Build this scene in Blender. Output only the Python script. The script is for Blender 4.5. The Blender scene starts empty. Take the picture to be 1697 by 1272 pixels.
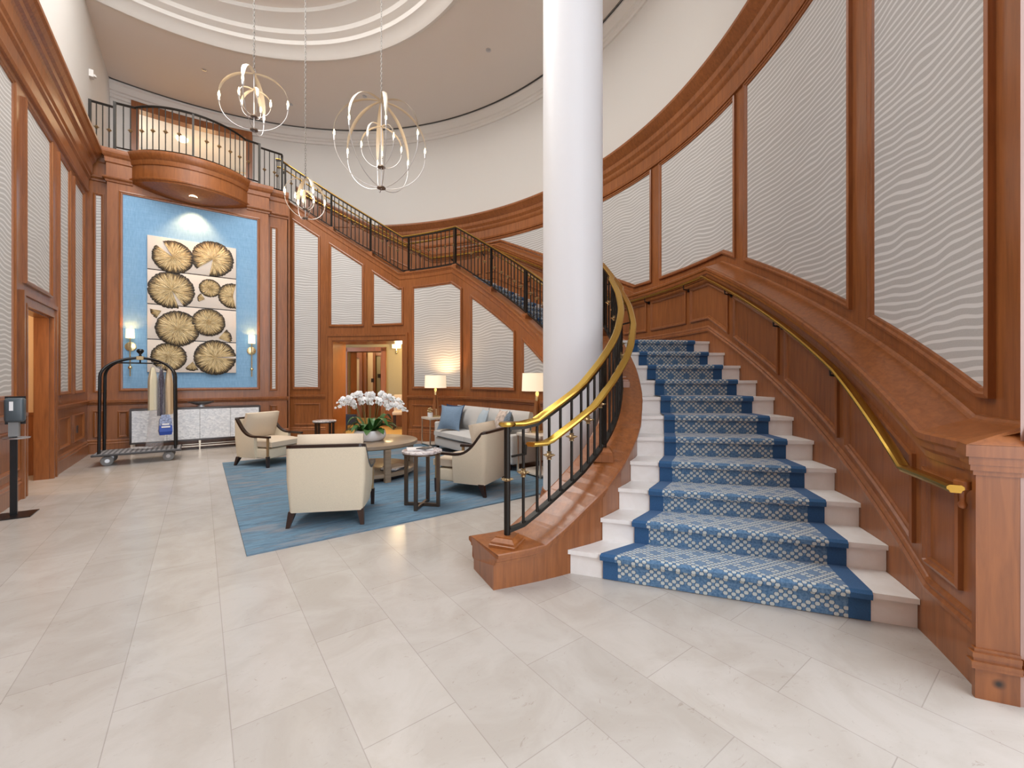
import bpy, math, random
from mathutils import Vector, Matrix
random.seed(7)
SC = bpy.context.scene
COL = SC.collection
PI = math.pi
def rad(d): return d * PI / 180

# ------------------------------------------------------------------ meshes
class MB:
    """collects geometry of ONE part; build() links it as one mesh object"""
    def __init__(self): self.v = []; self.f = []; self.sm = []; self.uv = {}
    def add(self, vs, fs, smooth=False, uvs=None):
        b = len(self.v); self.v += [tuple(p) for p in vs]
        for i, f in enumerate(fs):
            if uvs is not None: self.uv[len(self.f)] = uvs[i]
            self.f.append(tuple(b + k for k in f)); self.sm.append(smooth)
        return self
    def box(self, x0, x1, y0, y1, z0, z1, M=None):
        vs = [(x, y, z) for z in (z0, z1) for x, y in ((x0, y0), (x1, y0), (x1, y1), (x0, y1))]
        if M is not None: vs = [M @ Vector(p) for p in vs]
        return self.add(vs, [(3, 2, 1, 0), (4, 5, 6, 7), (0, 1, 5, 4), (1, 2, 6, 5), (2, 3, 7, 6), (3, 0, 4, 7)])
    def cbox(self, c, s, rz=0):
        M = Matrix.Translation(c) @ Matrix.Rotation(rz, 4, 'Z')
        return self.box(-s[0]/2, s[0]/2, -s[1]/2, s[1]/2, -s[2]/2, s[2]/2, M)
    def rbox(self, x0, x1, y0, y1, z0, z1, r, M=None, n=3):
        """rounded box (superellipse-rounded vertical and horizontal edges)"""
        import bmesh
        bm = bmesh.new(); bmesh.ops.create_cube(bm, size=1)
        for q in bm.verts: q.co = Vector(((q.co.x + .5) * (x1 - x0) + x0, (q.co.y + .5) * (y1 - y0) + y0, (q.co.z + .5) * (z1 - z0) + z0))
        bmesh.ops.bevel(bm, geom=bm.edges[:], offset=r, segments=n, profile=.5, affect='EDGES')
        bm.verts.index_update()
        vs = [q.co.copy() for q in bm.verts]
        if M is not None: vs = [M @ p for p in vs]
        fs = [tuple(q.index for q in f.verts) for f in bm.faces]; bm.free()
        return self.add(vs, fs, True)
    def cushion(self, x0, x1, y0, y1, z0, z1, puff=.02, M=None, n=8, corner=.0, tuck=.6):
        """soft pillow: a box whose faces swell and whose rim is pinched. thin axis = z"""
        vs = []; fs = []; w = x1 - x0; d = y1 - y0; h = z1 - z0
        def pt(u, v, s):
            a = (1 - abs(2*u-1)**2.6) * (1 - abs(2*v-1)**2.6)
            t = (1 - tuck) + tuck * a ** .5
            pinch = corner * (abs(2*u-1) ** 4) * (abs(2*v-1) ** 4)
            sx = 1 - .03 * (1 - abs(2*v-1)**2) * 0
            cx = (u - .5) * w * (1 + pinch - corner * .35 * (1-(2*v-1)**2) * abs(2*u-1)**3)
            cy = (v - .5) * d * (1 + pinch - corner * .35 * (1-(2*u-1)**2) * abs(2*v-1)**3)
            return (x0 + w/2 + cx, y0 + d/2 + cy, z0 + h/2 + s * (h/2 * t + puff * a))
        for s in (-1, 1):
            for i in range(n+1):
                for j in range(n+1): vs.append(pt(i/n, j/n, s))
        N = (n+1)*(n+1)
        for i in range(n):
            for j in range(n):
                a = i*(n+1)+j; b = a+1; c = a+n+2; d_ = a+n+1
                fs.append((a, b, c, d_)); fs.append((N+a, N+d_, N+c, N+b))
        ring = [i*(n+1) for i in range(n+1)] + [n*(n+1)+j for j in range(1, n+1)] + [i*(n+1)+n for i in range(n-1, -1, -1)] + [j for j in range(n-1, 0, -1)]
        for k in range(len(ring)):
            a, b = ring[k], ring[(k+1) % len(ring)]
            fs.append((a, b, N+b, N+a)[::-1])
        if M is not None: vs = [M @ Vector(p) for p in vs]
        return self.add(vs, fs, True)
    def tube(self, pts, r, n=8, closed=False, caps=True, flat=None):
        """round bar along pts; r number or list; flat=(wx,wy) scales the section"""
        P = [Vector(p) for p in pts]; L = len(P); vs = []; fs = []
        prev = None
        for i in range(L):
            if closed: t = (P[(i+1) % L] - P[i-1])
            else: t = P[min(i+1, L-1)] - P[max(i-1, 0)]
            t.normalize()
            if prev is None:
                a = Vector((0, 0, 1)) if abs(t.z) < .9 else Vector((1, 0, 0))
                u = t.cross(a).normalized()
            else:
                u = (prev - t * prev.dot(t)).normalized()
            prev = u; w = t.cross(u)
            rr = r[i] if isinstance(r, (list, tuple)) else r
            for k in range(n):
                an = 2*PI*k/n; vs.append(P[i] + u*(math.cos(an)*rr) + w*(math.sin(an)*rr))
        m = L if closed else L-1
        for i in range(m):
            for k in range(n):
                a = i*n+k; b = i*n+(k+1) % n; c = ((i+1) % L)*n+(k+1) % n; d = ((i+1) % L)*n+k
                fs.append((a, b, c, d))
        if caps and not closed:
            fs.append(tuple(range(n))[::-1]); fs.append(tuple((L-1)*n+k for k in range(n)))
        return self.add(vs, fs, n > 4)
    def lathe(self, prof, c=(0, 0, 0), n=24, M=None, a0=0, a1=2*PI, sx=1, sy=1):
        vs = []; fs = []; full = abs(a1-a0-2*PI) < 1e-6; m = n if full else n+1
        for r, z in prof:
            for k in range(m):
                an = a0 + (a1-a0)*k/n
                vs.append(Vector((c[0]+sx*r*math.cos(an), c[1]+sy*r*math.sin(an), c[2]+z)))
        for i in range(len(prof)-1):
            for k in range(n):
                a = i*m+k; b = i*m+(k+1) % m; fs.append((a, b, b+m, a+m))
        if full:
            if prof[0][0] > 1e-5: fs.append(tuple(range(m))[::-1])
            if prof[-1][0] > 1e-5: fs.append(tuple((len(prof)-1)*m+k for k in range(m)))
        if M is not None: vs = [M @ p for p in vs]
        return self.add(vs, fs, n > 8)
    def sphere(self, c, r, n=10, sz=1):
        k = max(4, n//2)
        return self.lathe([(r*math.sin(PI*i/k), -r*sz*math.cos(PI*i/k)) for i in range(k+1)], c, n)
    def loft(self, rings, closed=True, caps=True, smooth=False):
        """rings: equal-length point lists; closed = each ring is a loop"""
        n = len(rings[0]); vs = [p for r in rings for p in r]; fs = []
        for i in range(len(rings)-1):
            for k in range(n if closed else n-1):
                a = i*n+k; b = i*n+(k+1) % n; fs.append((a, b, b+n, a+n))
        if caps and closed:
            fs.append(tuple(range(n))[::-1]); fs.append(tuple((len(rings)-1)*n+k for k in range(n)))
        return self.add(vs, fs, smooth)
    def prism(self, poly, z0, z1):
        n = len(poly); vs = [(x, y, z0) for x, y in poly] + [(x, y, z1) for x, y in poly]
        fs = [tuple(range(n))[::-1], tuple(range(n, 2*n))] + [(k, (k+1) % n, n+(k+1) % n, n+k) for k in range(n)]
        return self.add(vs, fs)
    def build(self, name, mat, parent=None, M=None, smooth_angle=None):
        me = bpy.data.meshes.new(name); me.from_pydata(self.v, [], self.f); 
        me.polygons.foreach_set('use_smooth', self.sm)
        if self.uv:
            L = me.uv_layers.new(name='UVMap')
            for fi, uvs in self.uv.items():
                for li, q in zip(me.polygons[fi].loop_indices, uvs): L.data[li].uv = q
        me.materials.append(mat); me.update()
        o = bpy.data.objects.new(name, me); COL.objects.link(o)
        fix_normals(me)
        if any(self.sm):
            try: me.set_sharp_from_angle(angle=rad(smooth_angle or 40))
            except Exception: pass
        if parent is not None: o.parent = parent
        if M is not None: o.matrix_local = M
        return o
def fix_normals(me):
    import bmesh
    bm = bmesh.new(); bm.from_mesh(me); bmesh.ops.recalc_face_normals(bm, faces=bm.faces[:]); bm.to_mesh(me); bm.free()

def tag(o, label=None, cat=None, group=None, kind=None):
    if label: o['label'] = label
    if cat: o['category'] = cat
    if group: o['group'] = group
    if kind: o['kind'] = kind
    return o
def empty(name, loc=(0, 0, 0), rz=0, label=None, cat=None, group=None, kind=None):
    o = bpy.data.objects.new(name, None); COL.objects.link(o); o.location = loc; o.rotation_euler = (0, 0, rz)
    o.empty_display_size = .1
    return tag(o, label, cat, group, kind)
def kids(o): return [c for c in bpy.data.objects if c.parent == o]
def copy_tree(o, parent=None):
    c = o.copy(); COL.objects.link(c)
    if parent is not None: c.parent = parent
    for ch in kids(o): copy_tree(ch, c)
    return c
def struct(o): o['kind'] = 'structure'; return o

# ------------------------------------------------------------------ materials
def mat(name, col, rough=.5, metal=0., spec=.5, emit=None, es=0., trans=0., alpha=1., coat=0.):
    m = bpy.data.materials.new(name); m.use_nodes = True
    b = m.node_tree.nodes['Principled BSDF']
    b.inputs['Base Color'].default_value = (*col, 1); b.inputs['Roughness'].default_value = rough
    b.inputs['Metallic'].default_value = metal; b.inputs['Specular IOR Level'].default_value = spec
    if emit: b.inputs['Emission Color'].default_value = (*emit, 1); b.inputs['Emission Strength'].default_value = es
    if trans: b.inputs['Transmission Weight'].default_value = trans
    if alpha < 1: b.inputs['Alpha'].default_value = alpha
    if coat: b.inputs['Coat Weight'].default_value = coat; b.inputs['Coat Roughness'].default_value = .15
    return m
def N(m, t, **kw):
    n = m.node_tree.nodes.new(t)
    for k, v in kw.items():
        if k in n.inputs.keys() if isinstance(k, str) else False: n.inputs[k].default_value = v
        else: setattr(n, k, v)
    return n
def L(m, a, b): m.node_tree.links.new(a, b)
def bsdf(m): return m.node_tree.nodes['Principled BSDF']
def ramp(m, src, stops, interp='LINEAR'):
    r = N(m, 'ShaderNodeValToRGB'); r.color_ramp.interpolation = interp
    e = r.color_ramp.elements
    while len(e) < len(stops): e.new(.5)
    for i, (p, c) in enumerate(stops): e[i].position = p; e[i].color = (*c, 1) if len(c) == 3 else c
    L(m, src, r.inputs[0]); return r.outputs[0]
def mth(m, op, a, b=None):
    n = N(m, 'ShaderNodeMath', operation=op)
    for i, x in enumerate((a, b)):
        if x is None: continue
        if isinstance(x, (int, float)): n.inputs[i].default_value = x
        else: L(m, x, n.inputs[i])
    return n.outputs[0]
def coords(m, scale=(1, 1, 1), kind='Object', rot=(0, 0, 0)):
    t = N(m, 'ShaderNodeTexCoord'); mp = N(m, 'ShaderNodeMapping')
    mp.inputs['Scale'].default_value = scale; mp.inputs['Rotation'].default_value = rot
    L(m, t.outputs[kind], mp.inputs['Vector']); return mp.outputs['Vector']
def noise(m, vec, scale=5, detail=3, rough=.5, dist=0):
    n = N(m, 'ShaderNodeTexNoise'); n.inputs['Scale'].default_value = scale; n.inputs['Detail'].default_value = detail
    n.inputs['Roughness'].default_value = rough; n.inputs['Distortion'].default_value = dist
    L(m, vec, n.inputs['Vector']); return n.outputs['Fac']
def bump(m, h, strength=.2, dist=.01):
    b = N(m, 'ShaderNodeBump'); b.inputs['Strength'].default_value = strength; b.inputs['Distance'].default_value = dist
    L(m, h, b.inputs['Height']); L(m, b.outputs['Normal'], bsdf(m).inputs['Normal'])
def mix(m, fac, a, b):
    n = N(m, 'ShaderNodeMix', data_type='RGBA')
    if isinstance(fac, (int, float)): n.inputs[0].default_value = fac
    else: L(m, fac, n.inputs[0])
    for i, x in ((6, a), (7, b)):
        if isinstance(x, (tuple, list)): n.inputs[i].default_value = (*x, 1)
        else: L(m, x, n.inputs[i])
    return n.outputs[2]

def wood(name, dark, light, rough=.33, scale=(9, 9, .7), coat=.25):
    m = mat(name, light, rough, coat=coat)
    v = coords(m, scale)
    a = noise(m, v, 3.2, 6, .6, .6); b = noise(m, coords(m, (1.2, 1.2, .35)), 1.0, 2)
    f = mth(m, 'ADD', mth(m, 'MULTIPLY', a, .75), mth(m, 'MULTIPLY', b, .45))
    c = ramp(m, f, [(.32, dark), (.78, light)])
    L(m, c, bsdf(m).inputs['Base Color'])
    return m
M_ = {}
M_['wood'] = wood('cherry_wood', (.150, .047, .0125), (.335, .115, .032))
M_['wood_dark'] = mat('espresso_wood', (.022, .010, .007), .28, coat=.3)
M_['wood_table'] = wood('taupe_wood', (.19, .135, .088), (.34, .255, .175), .4, (.7, 9, 9))
M_['white'] = mat('white_plaster', (.66, .645, .62), .7, spec=.2)
M_['ceil'] = mat('taupe_ceiling_paint', (.76, .715, .675), .8, spec=.15)
M_['white_crown'] = mat('white_crown_paint', (.72, .70, .67), .5, spec=.3)
M_['shadow_gap'] = mat('reveal_shade_grey', (.12, .115, .11), .6)  # shadow line at the ceiling edge, put in as dark grey
M_['column'] = mat('white_column_paint', (.76, .775, .80), .45, spec=.3)
M_['iron'] = mat('bronze_black_iron', (.022, .019, .016), .38, .6)
M_['brass'] = mat('polished_brass', (.62, .40, .085), .24, 1.)
M_['antique'] = mat('antique_gold', (.36, .26, .14), .4, .9)
M_['brass_pale'] = mat('pale_brass', (.80, .66, .36), .25, 1.)
M_['nickel'] = mat('brushed_nickel', (.55, .55, .57), .38, .8)
M_['chain'] = mat('dark_nickel_chain', (.20, .19, .18), .45, .7)
M_['champagne'] = mat('champagne_metal', (.72, .62, .50), .3, .9)
M_['bronze'] = mat('bronze_metal', (.14, .105, .08), .35, .8)
M_['black'] = mat('black_metal', (.012, .012, .013), .3, .4)
M_['beige_wall'] = mat('beige_hall_wall', (.72, .55, .36), .7)
M_['olive_wall'] = mat('olive_hall_wall', (.36, .31, .19), .7)
M_['gold_floor'] = mat('amber_hall_floor', (.62, .38, .12), .35)
M_['pattern_grey'] = mat('dark_grey_rubber', (.06, .06, .065), .6)
M_['wheel'] = mat('grey_rubber_wheel', (.22, .22, .22), .6)
M_['ceramic'] = mat('white_glazed_ceramic', (.82, .82, .83), .2)
M_['bulb'] = mat('warm_bulb', (1, .9, .7), .3, emit=(1, .80, .50), es=5)
M_['shade'] = mat('lit_lamp_shade', (.85, .78, .66), .8, emit=(1, .80, .52), es=.55)
M_['sconce_shade'] = mat('lit_sconce_glass', (.95, .88, .72), .5, emit=(1, .80, .44), es=1.3)
M_['spot'] = mat('lit_downlight', (1, .9, .7), .4, emit=(1, .84, .56), es=4)
M_['navy'] = mat('navy_fabric', (.018, .035, .085), .9)
M_['stem'] = mat('orchid_stem', (.14, .17, .05), .6)
M_['leaf'] = mat('orchid_leaf', (.035, .115, .022), .35)
M_['petal'] = mat('orchid_petal', (.88, .88, .87), .6)
M_['paper'] = mat('magazine_paper', (.72, .70, .69), .5)

def fabric(name, c, sc=260, var=.18, rough=.9):
    m = mat(name, c, rough, spec=.15)
    v = coords(m); f = noise(m, v, sc, 2)
    L(m, ramp(m, f, [(.3, tuple(x*(1-var) for x in c)), (.7, tuple(min(1, x*(1+var)) for x in c))]), bsdf(m).inputs['Base Color'])
    return m
M_['cream'] = fabric('cream_upholstery', (.70, .615, .47), 220, .07, .65)
M_['tan'] = fabric('tan_cushion', (.62, .52, .40), 240, .08, .7)
M_['sofa'] = fabric('pale_grey_linen', (.60, .595, .58), 200, .10)
M_['blue_pillow'] = fabric('chambray_fabric', (.205, .30, .42), 160, .25)
M_['lightblue_pillow'] = fabric('light_blue_fabric', (.44, .53, .60), 120, .15)
M_['greyblue_pillow'] = fabric('slate_blue_fabric', (.17, .22, .28), 60, .4)
M_['pattern_pillow'] = fabric('blush_print_fabric', (.58, .49, .43), 18, .35)

def blue_wall():
    m = mat('blue_grasscloth', (.25, .45, .66), .75, spec=.2)
    a = noise(m, coords(m, (3, 3, 260)), 1.0, 2); b = noise(m, coords(m, (60, 60, 9)), 1.0, 3)
    f = mth(m, 'ADD', mth(m, 'MULTIPLY', a, .55), mth(m, 'MULTIPLY', b, .45))
    L(m, ramp(m, f, [(.32, (.175, .345, .55)), (.68, (.285, .50, .715))]), bsdf(m).inputs['Base Color'])
    return m
M_['blue'] = blue_wall()

def wallpaper():
    """two families of gently waving pale stripes that meet and part"""
    m = mat('wave_wallpaper', (.5, .47, .44), .6, spec=.25)
    v = coords(m)
    sep = N(m, 'ShaderNodeSeparateXYZ'); L(m, v, sep.inputs[0])
    fine = noise(m, coords(m, (1, 1, 1)), 300, 1)
    base = ramp(m, fine, [(.3, (.425, .420, .412)), (.7, (.495, .490, .480))])
    w = noise(m, coords(m, (1.5, 1.5, 1)), .85, 2, .45); w2 = noise(m, coords(m, (1, 1, 1.6)), 1.9, 1, .5)
    ph = mth(m, 'ADD', mth(m, 'MULTIPLY', sep.outputs['Z'], 19.0), mth(m, 'ADD', mth(m, 'MULTIPLY', w, 4.0), mth(m, 'MULTIPLY', w2, 1.6)))
    s = mth(m, 'ADD', mth(m, 'MULTIPLY', mth(m, 'SINE', mth(m, 'MULTIPLY', ph, 2*PI)), .5), .5)
    s = mth(m, 'ADD', s, mth(m, 'MULTIPLY', mth(m, 'SUBTRACT', noise(m, coords(m, (1, 1, 3)), 2.4, 1), .5), .45))
    msk = ramp(m, s, [(.66, (0, 0, 0)), (.80, (1, 1, 1))])
    L(m, mix(m, msk, base, (.67, .67, .665)), bsdf(m).inputs['Base Color'])
    return m
M_['paper_wave'] = wallpaper()

def marble():
    m = mat('cream_marble_floor', (.7, .63, .56), .22, spec=.5)
    v = coords(m)
    bt = N(m, 'ShaderNodeTexBrick'); mp = N(m, 'ShaderNodeMapping')
    L(m, v, mp.inputs[0]); mp.inputs['Rotation'].default_value = (0, 0, PI/2); mp.inputs['Location'].default_value = (.0, -.095, 0)
    L(m, mp.outputs[0], bt.inputs['Vector'])
    bt.offset = .5; bt.inputs['Scale'].default_value = 1; bt.inputs['Brick Width'].default_value = .786; bt.inputs['Row Height'].default_value = .386
    bt.inputs['Mortar Size'].default_value = .0022; bt.inputs['Mortar Smooth'].default_value = .3; bt.inputs['Bias'].default_value = 0
    bt.inputs['Color1'].default_value = (.455, .425, .392, 1); bt.inputs['Color2'].default_value = (.500, .468, .434, 1); bt.inputs['Mortar'].default_value = (.37, .34, .31, 1)
    n1 = noise(m, v, 2.6, 8, .62, .8)
    cl = ramp(m, n1, [(.36, (.86, .84, .81)), (.60, (1, 1, 1))])
    n2 = noise(m, coords(m, (1, 2.2, 1)), 9, 10, .78, 2.4)
    vein = ramp(m, n2, [(.345, (.70, .65, .60)), (.40, (1, 1, 1))])
    x = N(m, 'ShaderNodeMix', data_type='RGBA', blend_type='MULTIPLY'); x.inputs[0].default_value = .8
    L(m, bt.outputs['Color'], x.inputs[6]); L(m, cl, x.inputs[7])
    y = N(m, 'ShaderNodeMix', data_type='RGBA', blend_type='MULTIPLY'); y.inputs[0].default_value = .7
    L(m, x.outputs[2], y.inputs[6]); L(m, vein, y.inputs[7])
    L(m, y.outputs[2], bsdf(m).inputs['Base Color'])
    return m
M_['floor'] = marble()
def stair_marble():
    m = mat('white_marble_step', (.8, .79, .74), .35)
    n = noise(m, coords(m), 5, 8, .65, .6)
    L(m, ramp(m, n, [(.3, (.80, .79, .76)), (.65, (.88, .88, .87))]), bsdf(m).inputs['Base Color'])
    return m
M_['step'] = stair_marble()

def runner_field():
    """rows of pale looped dots on blue, set in crossing diagonal bands (uv in metres)"""
    m = mat('blue_dotted_runner', (.05, .14, .28), .95, spec=.1)
    uv = N(m, 'ShaderNodeUVMap'); sep = N(m, 'ShaderNodeSeparateXYZ'); L(m, uv.outputs[0], sep.inputs[0])
    cell = .046
    row = mth(m, 'FLOOR', mth(m, 'DIVIDE', sep.outputs['Y'], cell * .46))
    odd = mth(m, 'MODULO', mth(m, 'ADD', row, 400), 2)
    ux = mth(m, 'ADD', mth(m, 'DIVIDE', sep.outputs['X'], cell), mth(m, 'MULTIPLY', odd, .5))
    colm = mth(m, 'FLOOR', ux)
    fx = mth(m, 'SUBTRACT', mth(m, 'SUBTRACT', ux, colm), .5)
    fy = mth(m, 'SUBTRACT', mth(m, 'SUBTRACT', mth(m, 'DIVIDE', sep.outputs['Y'], cell * .46), row), .5)
    fyy = mth(m, 'MULTIPLY', fy, .46)
    d = mth(m, 'SQRT', mth(m, 'ADD', mth(m, 'MULTIPLY', fx, fx), mth(m, 'MULTIPLY', fyy, fyy)))
    dot = mth(m, 'LESS_THAN', d, .275)
    # integer diagonal coordinates of the cell
    a2 = mth(m, 'ADD', mth(m, 'MULTIPLY', colm, 2), mth(m, 'MULTIPLY', odd, -1))
    p = mth(m, 'MODULO', mth(m, 'ADD', mth(m, 'ADD', a2, row), 4000), 8)
    q = mth(m, 'MODULO', mth(m, 'ADD', mth(m, 'SUBTRACT', a2, row), 4000), 8)
    on = mth(m, 'MAXIMUM', mth(m, 'LESS_THAN', p, 2.5), mth(m, 'LESS_THAN', q, 2.5))
    fac = mth(m, 'MULTIPLY', dot, on)
    rim = mth(m, 'MULTIPLY', mth(m, 'LESS_THAN', d, .36), mth(m, 'MULTIPLY', on, .55))
    nz = noise(m, coords(m, (1, 1, 1), 'UV'), 70, 2)
    base = ramp(m, nz, [(.35, (.065, .150, .280)), (.65, (.135, .245, .39))])
    base = mix(m, rim, base, (.045, .060, .075))
    L(m, mix(m, fac, base, (.50, .545, .53)), bsdf(m).inputs['Base Color'])
    bump(m, fac, .35, .004)
    return m
M_['runner'] = runner_field()
def sheen(m, w, c=(1, 1, 1)):
    q = bsdf(m); q.inputs['Sheen Weight'].default_value = w; q.inputs['Sheen Roughness'].default_value = .45; q.inputs['Sheen Tint'].default_value = (*c, 1)
sheen(M_['runner'], .55)
M_['runner_border'] = fabric('navy_blue_runner_border', (.040, .112, .245), 300, .18)

sheen(M_['runner_border'], .3, (.6, .75, 1))
def rug():
    m = mat('abstract_blue_rug', (.2, .35, .5), .95, spec=.1)
    v = coords(m, (.62, 2.6, 1)); a = noise(m, v, 1.35, 9, .70, .6)
    b = noise(m, coords(m, (.9, 4.5, 1)), 1.3, 6, .7, .4)
    c1 = ramp(m, a, [(.30, (.050, .095, .145)), (.40, (.095, .165, .230)), (.47, (.150, .255, .345)), (.53, (.110, .175, .240)), (.59, (.215, .230, .250)), (.67, (.250, .232, .235))])
    c2 = ramp(m, b, [(.36, (.055, .10, .155)), (.47, (.165, .265, .355)), (.56, (.12, .18, .24)), (.66, (.245, .235, .245))])
    L(m, mix(m, .42, c1, c2), bsdf(m).inputs['Base Color'])
    bump(m, noise(m, coords(m), 300, 2), .3, .003)
    return m
M_['rug'] = rug()
def marble_top():
    m = mat('veined_marble_top', (.6, .55, .55), .2)
    n = noise(m, coords(m), 9, 8, .7, 2)
    L(m, ramp(m, n, [(.38, (.24, .19, .18)), (.5, (.58, .53, .52)), (.62, (.80, .77, .76))]), bsdf(m).inputs['Base Color'])
    return m
M_['marble_top'] = marble_top()
def capiz():
    m = mat('capiz_shell_door', (.75, .77, .79), .3)
    vo = N(m, 'ShaderNodeTexVoronoi'); vo.inputs['Scale'].default_value = 26; L(m, coords(m, (1, 1, 1.6)), vo.inputs['Vector'])
    sp = N(m, 'ShaderNodeSeparateColor'); L(m, vo.outputs['Color'], sp.inputs[0])
    L(m, ramp(m, sp.outputs[0], [(0, (.62, .65, .69)), (1, (.86, .88, .90))]), bsdf(m).inputs['Base Color'])
    bump(m, vo.outputs['Distance'], .6, .004)
    return m
M_['capiz'] = capiz()
def gold_leaf():
    """radial strokes of gold leaf; u = angle, v = radius 0..1"""
    m = mat('gold_leaf_relief', (.6, .45, .2), .42, .15)
    a = noise(m, coords(m, (30, 1.3, 1), 'UV'), 1.6, 6, .68, .25)
    uv = N(m, 'ShaderNodeUVMap'); sep = N(m, 'ShaderNodeSeparateXYZ'); L(m, uv.outputs[0], sep.inputs[0])
    r = mth(m, 'POWER', sep.outputs['Y'], 5)
    f = mth(m, 'SUBTRACT', a, mth(m, 'MULTIPLY', r, .22))
    L(m, ramp(m, f, [(.36, (.014, .010, .006)), (.435, (.16, .105, .045)), (.485, (.60, .42, .17)), (.56, (.90, .76, .46)), (.68, (.95, .90, .74))]), bsdf(m).inputs['Base Color'])
    bump(m, a, .7, .01)
    return m
M_['gold_leaf'] = gold_leaf()
M_['canvas'] = fabric('cream_canvas', (.72, .65, .58), 120, .06)
def zigzag():
    m = mat('grey_patterned_deck_carpet', (.2, .2, .21), .95)
    ch = N(m, 'ShaderNodeTexChecker'); ch.inputs['Scale'].default_value = 22; L(m, coords(m, (1, 1, 1), rot=(0, 0, PI/4)), ch.inputs['Vector'])
    ch.inputs['Color1'].default_value = (.30, .30, .31, 1); ch.inputs['Color2'].default_value = (.055, .055, .06, 1)
    L(m, ch.outputs['Color'], bsdf(m).inputs['Base Color']); return m
M_['deck'] = zigzag()
def plastic():
    m = bpy.data.materials.new('clear_garment_film'); m.use_nodes = True; nt = m.node_tree
    b = bsdf(m); b.inputs['Base Color'].default_value = (.82, .80, .80, 1); b.inputs['Roughness'].default_value = .18; b.inputs['Alpha'].default_value = .14
    return m
M_['film'] = plastic()
M_['acrylic'] = mat('clear_glass_lamp_body', (.85, .62, .38), .12, trans=.55)
M_['glass'] = mat('clear_door_glass', (.75, .78, .75), .05, trans=.9)

def stained(P):
    m = wood('cherry_wood_scuffed', (.150, .047, .0125), (.335, .115, .032))
    g = N(m, 'ShaderNodeNewGeometry'); d = N(m, 'ShaderNodeVectorMath', operation='DISTANCE'); L(m, g.outputs['Position'], d.inputs[0]); d.inputs[1].default_value = P
    old = bsdf(m).inputs['Base Color'].links[0].from_socket
    L(m, mix(m, ramp(m, d.outputs['Value'], [(.006, (1, 1, 1)), (.026, (0, 0, 0))]), old, (.012, .006, .003)), bsdf(m).inputs['Base Color'])
    return m
# ------------------------------------------------------------------ room geometry (metres; camera stands at x=0,y=0)
CX, CY = -.644, 6.272                      # centre of the rotunda
XL, YB = -1.676, 10.74                     # left wall plane, face of the blue wall block
RW, RU, RI_, RS_ = 7.10, 6.89, 5.57, 5.30  # outer wall, wainscot face / stair outer edge, stair inner edge, under-stair wall
RISE = .17
ZTOP = 33 * RISE                           # upper floor 5.61
def pol(R, t, z=None):
    a = rad(t); p = (CX + R*math.cos(a), CY + R*math.sin(a))
    return p if z is None else (p[0], p[1], z)
def lerp(x, xs, ys):
    if x <= xs[0]: return ys[0]
    for i in range(1, len(xs)):
        if x <= xs[i]: return ys[i-1] + (ys[i]-ys[i-1]) * (x-xs[i-1]) / (xs[i]-xs[i-1])
    return ys[-1]
def nos(t):                                # walking line: height of the nosing line / landing at angle t
    if t < -57.3: return .11
    if t < -29.25: return RISE * (1 + (t + 56.45) / 2.72)
    if t < -12.08: return 11 * RISE
    if t < 19.6: return 12*RISE + (t + 9.2) / 2.88 * RISE
    if t < 35.35: return 22 * RISE
    if t < 66.7: return 23*RISE + (t - 38.2) / 2.85 * RISE
    return ZTOP
BRK = [-57.3, -29.25, -12.08, 19.6, 35.35, 66.7]
def steps(t0, t1, d=1.5, extra=()):
    s = {round(t0, 4), round(t1, 4)}
    n = max(1, int(math.ceil((t1-t0)/d)))
    for i in range(n+1): s.add(round(t0 + (t1-t0)*i/n, 4))
    for b in list(BRK) + list(extra):
        if t0 < b < t1: s.add(round(b, 4))
    return sorted(s)
_T = [-61.6, -58.7, -55.9, -53.8, -50.6, -47.8, -45.9, -42, -38, -34]
def r_in(t): return lerp(t, _T, [4.56, 4.79, 5.0, 5.15, 5.285, 5.385, 5.44, 5.52, 5.56, RI_])
def r_s(t): return lerp(t, [-61.6, -58.7, -55.9, -53.8, -50, -46, -42, -38, -34], [4.29, 4.5, 4.69, 4.82, 4.99, 5.13, 5.22, 5.27, RS_])
def skew(t): return lerp(t, [-61.6, -46], [2.9, 0])
def cap_z(t):                              # top of the sloped stringer cap
    if t < -45.5: return lerp(t, [-61.6, -58.7, -57, -55.9, -54, -52, -50, -48, -46], [.235, .245, .35, .43, .55, .65, .745, .85, .97])
    n = nos(t); return n + .14 if t < -29.25 else n + lerp(t, [-29.25, -20], [.14, .09])

def psweep(mb, ts, fn, closed=True, caps=True, smooth=False):
    """fn(t) -> [(R, z) or (R, z, dt)]; loft of those sections round the rotunda"""
    rings = []
    for t in ts:
        rings.append([pol(q[0], t + (q[2] if len(q) > 2 else 0), q[1]) for q in fn(t)])
    return mb.loft(rings, closed, caps, smooth)
def strip(mb, ts, R, zl, zh, flip=False):
    r = R if callable(R) else (lambda t: R)
    return psweep(mb, ts, lambda t: [(r(t), zl(t)), (r(t), zh(t))], closed=False, smooth=True)
K = lambda z: (lambda t: z)

# wall mappings: (s metres along wall, z, d towards the room) -> xyz
def map_polar(R): return lambda s, z, d: pol(R-d, s/R*180/PI, z)
map_left = lambda s, z, d: (XL + d, s, z)
def map_back(Y): return lambda s, z, d: (s, Y - d, z)
def th(t, R): return rad(t) * R            # degrees -> arc metres

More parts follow.
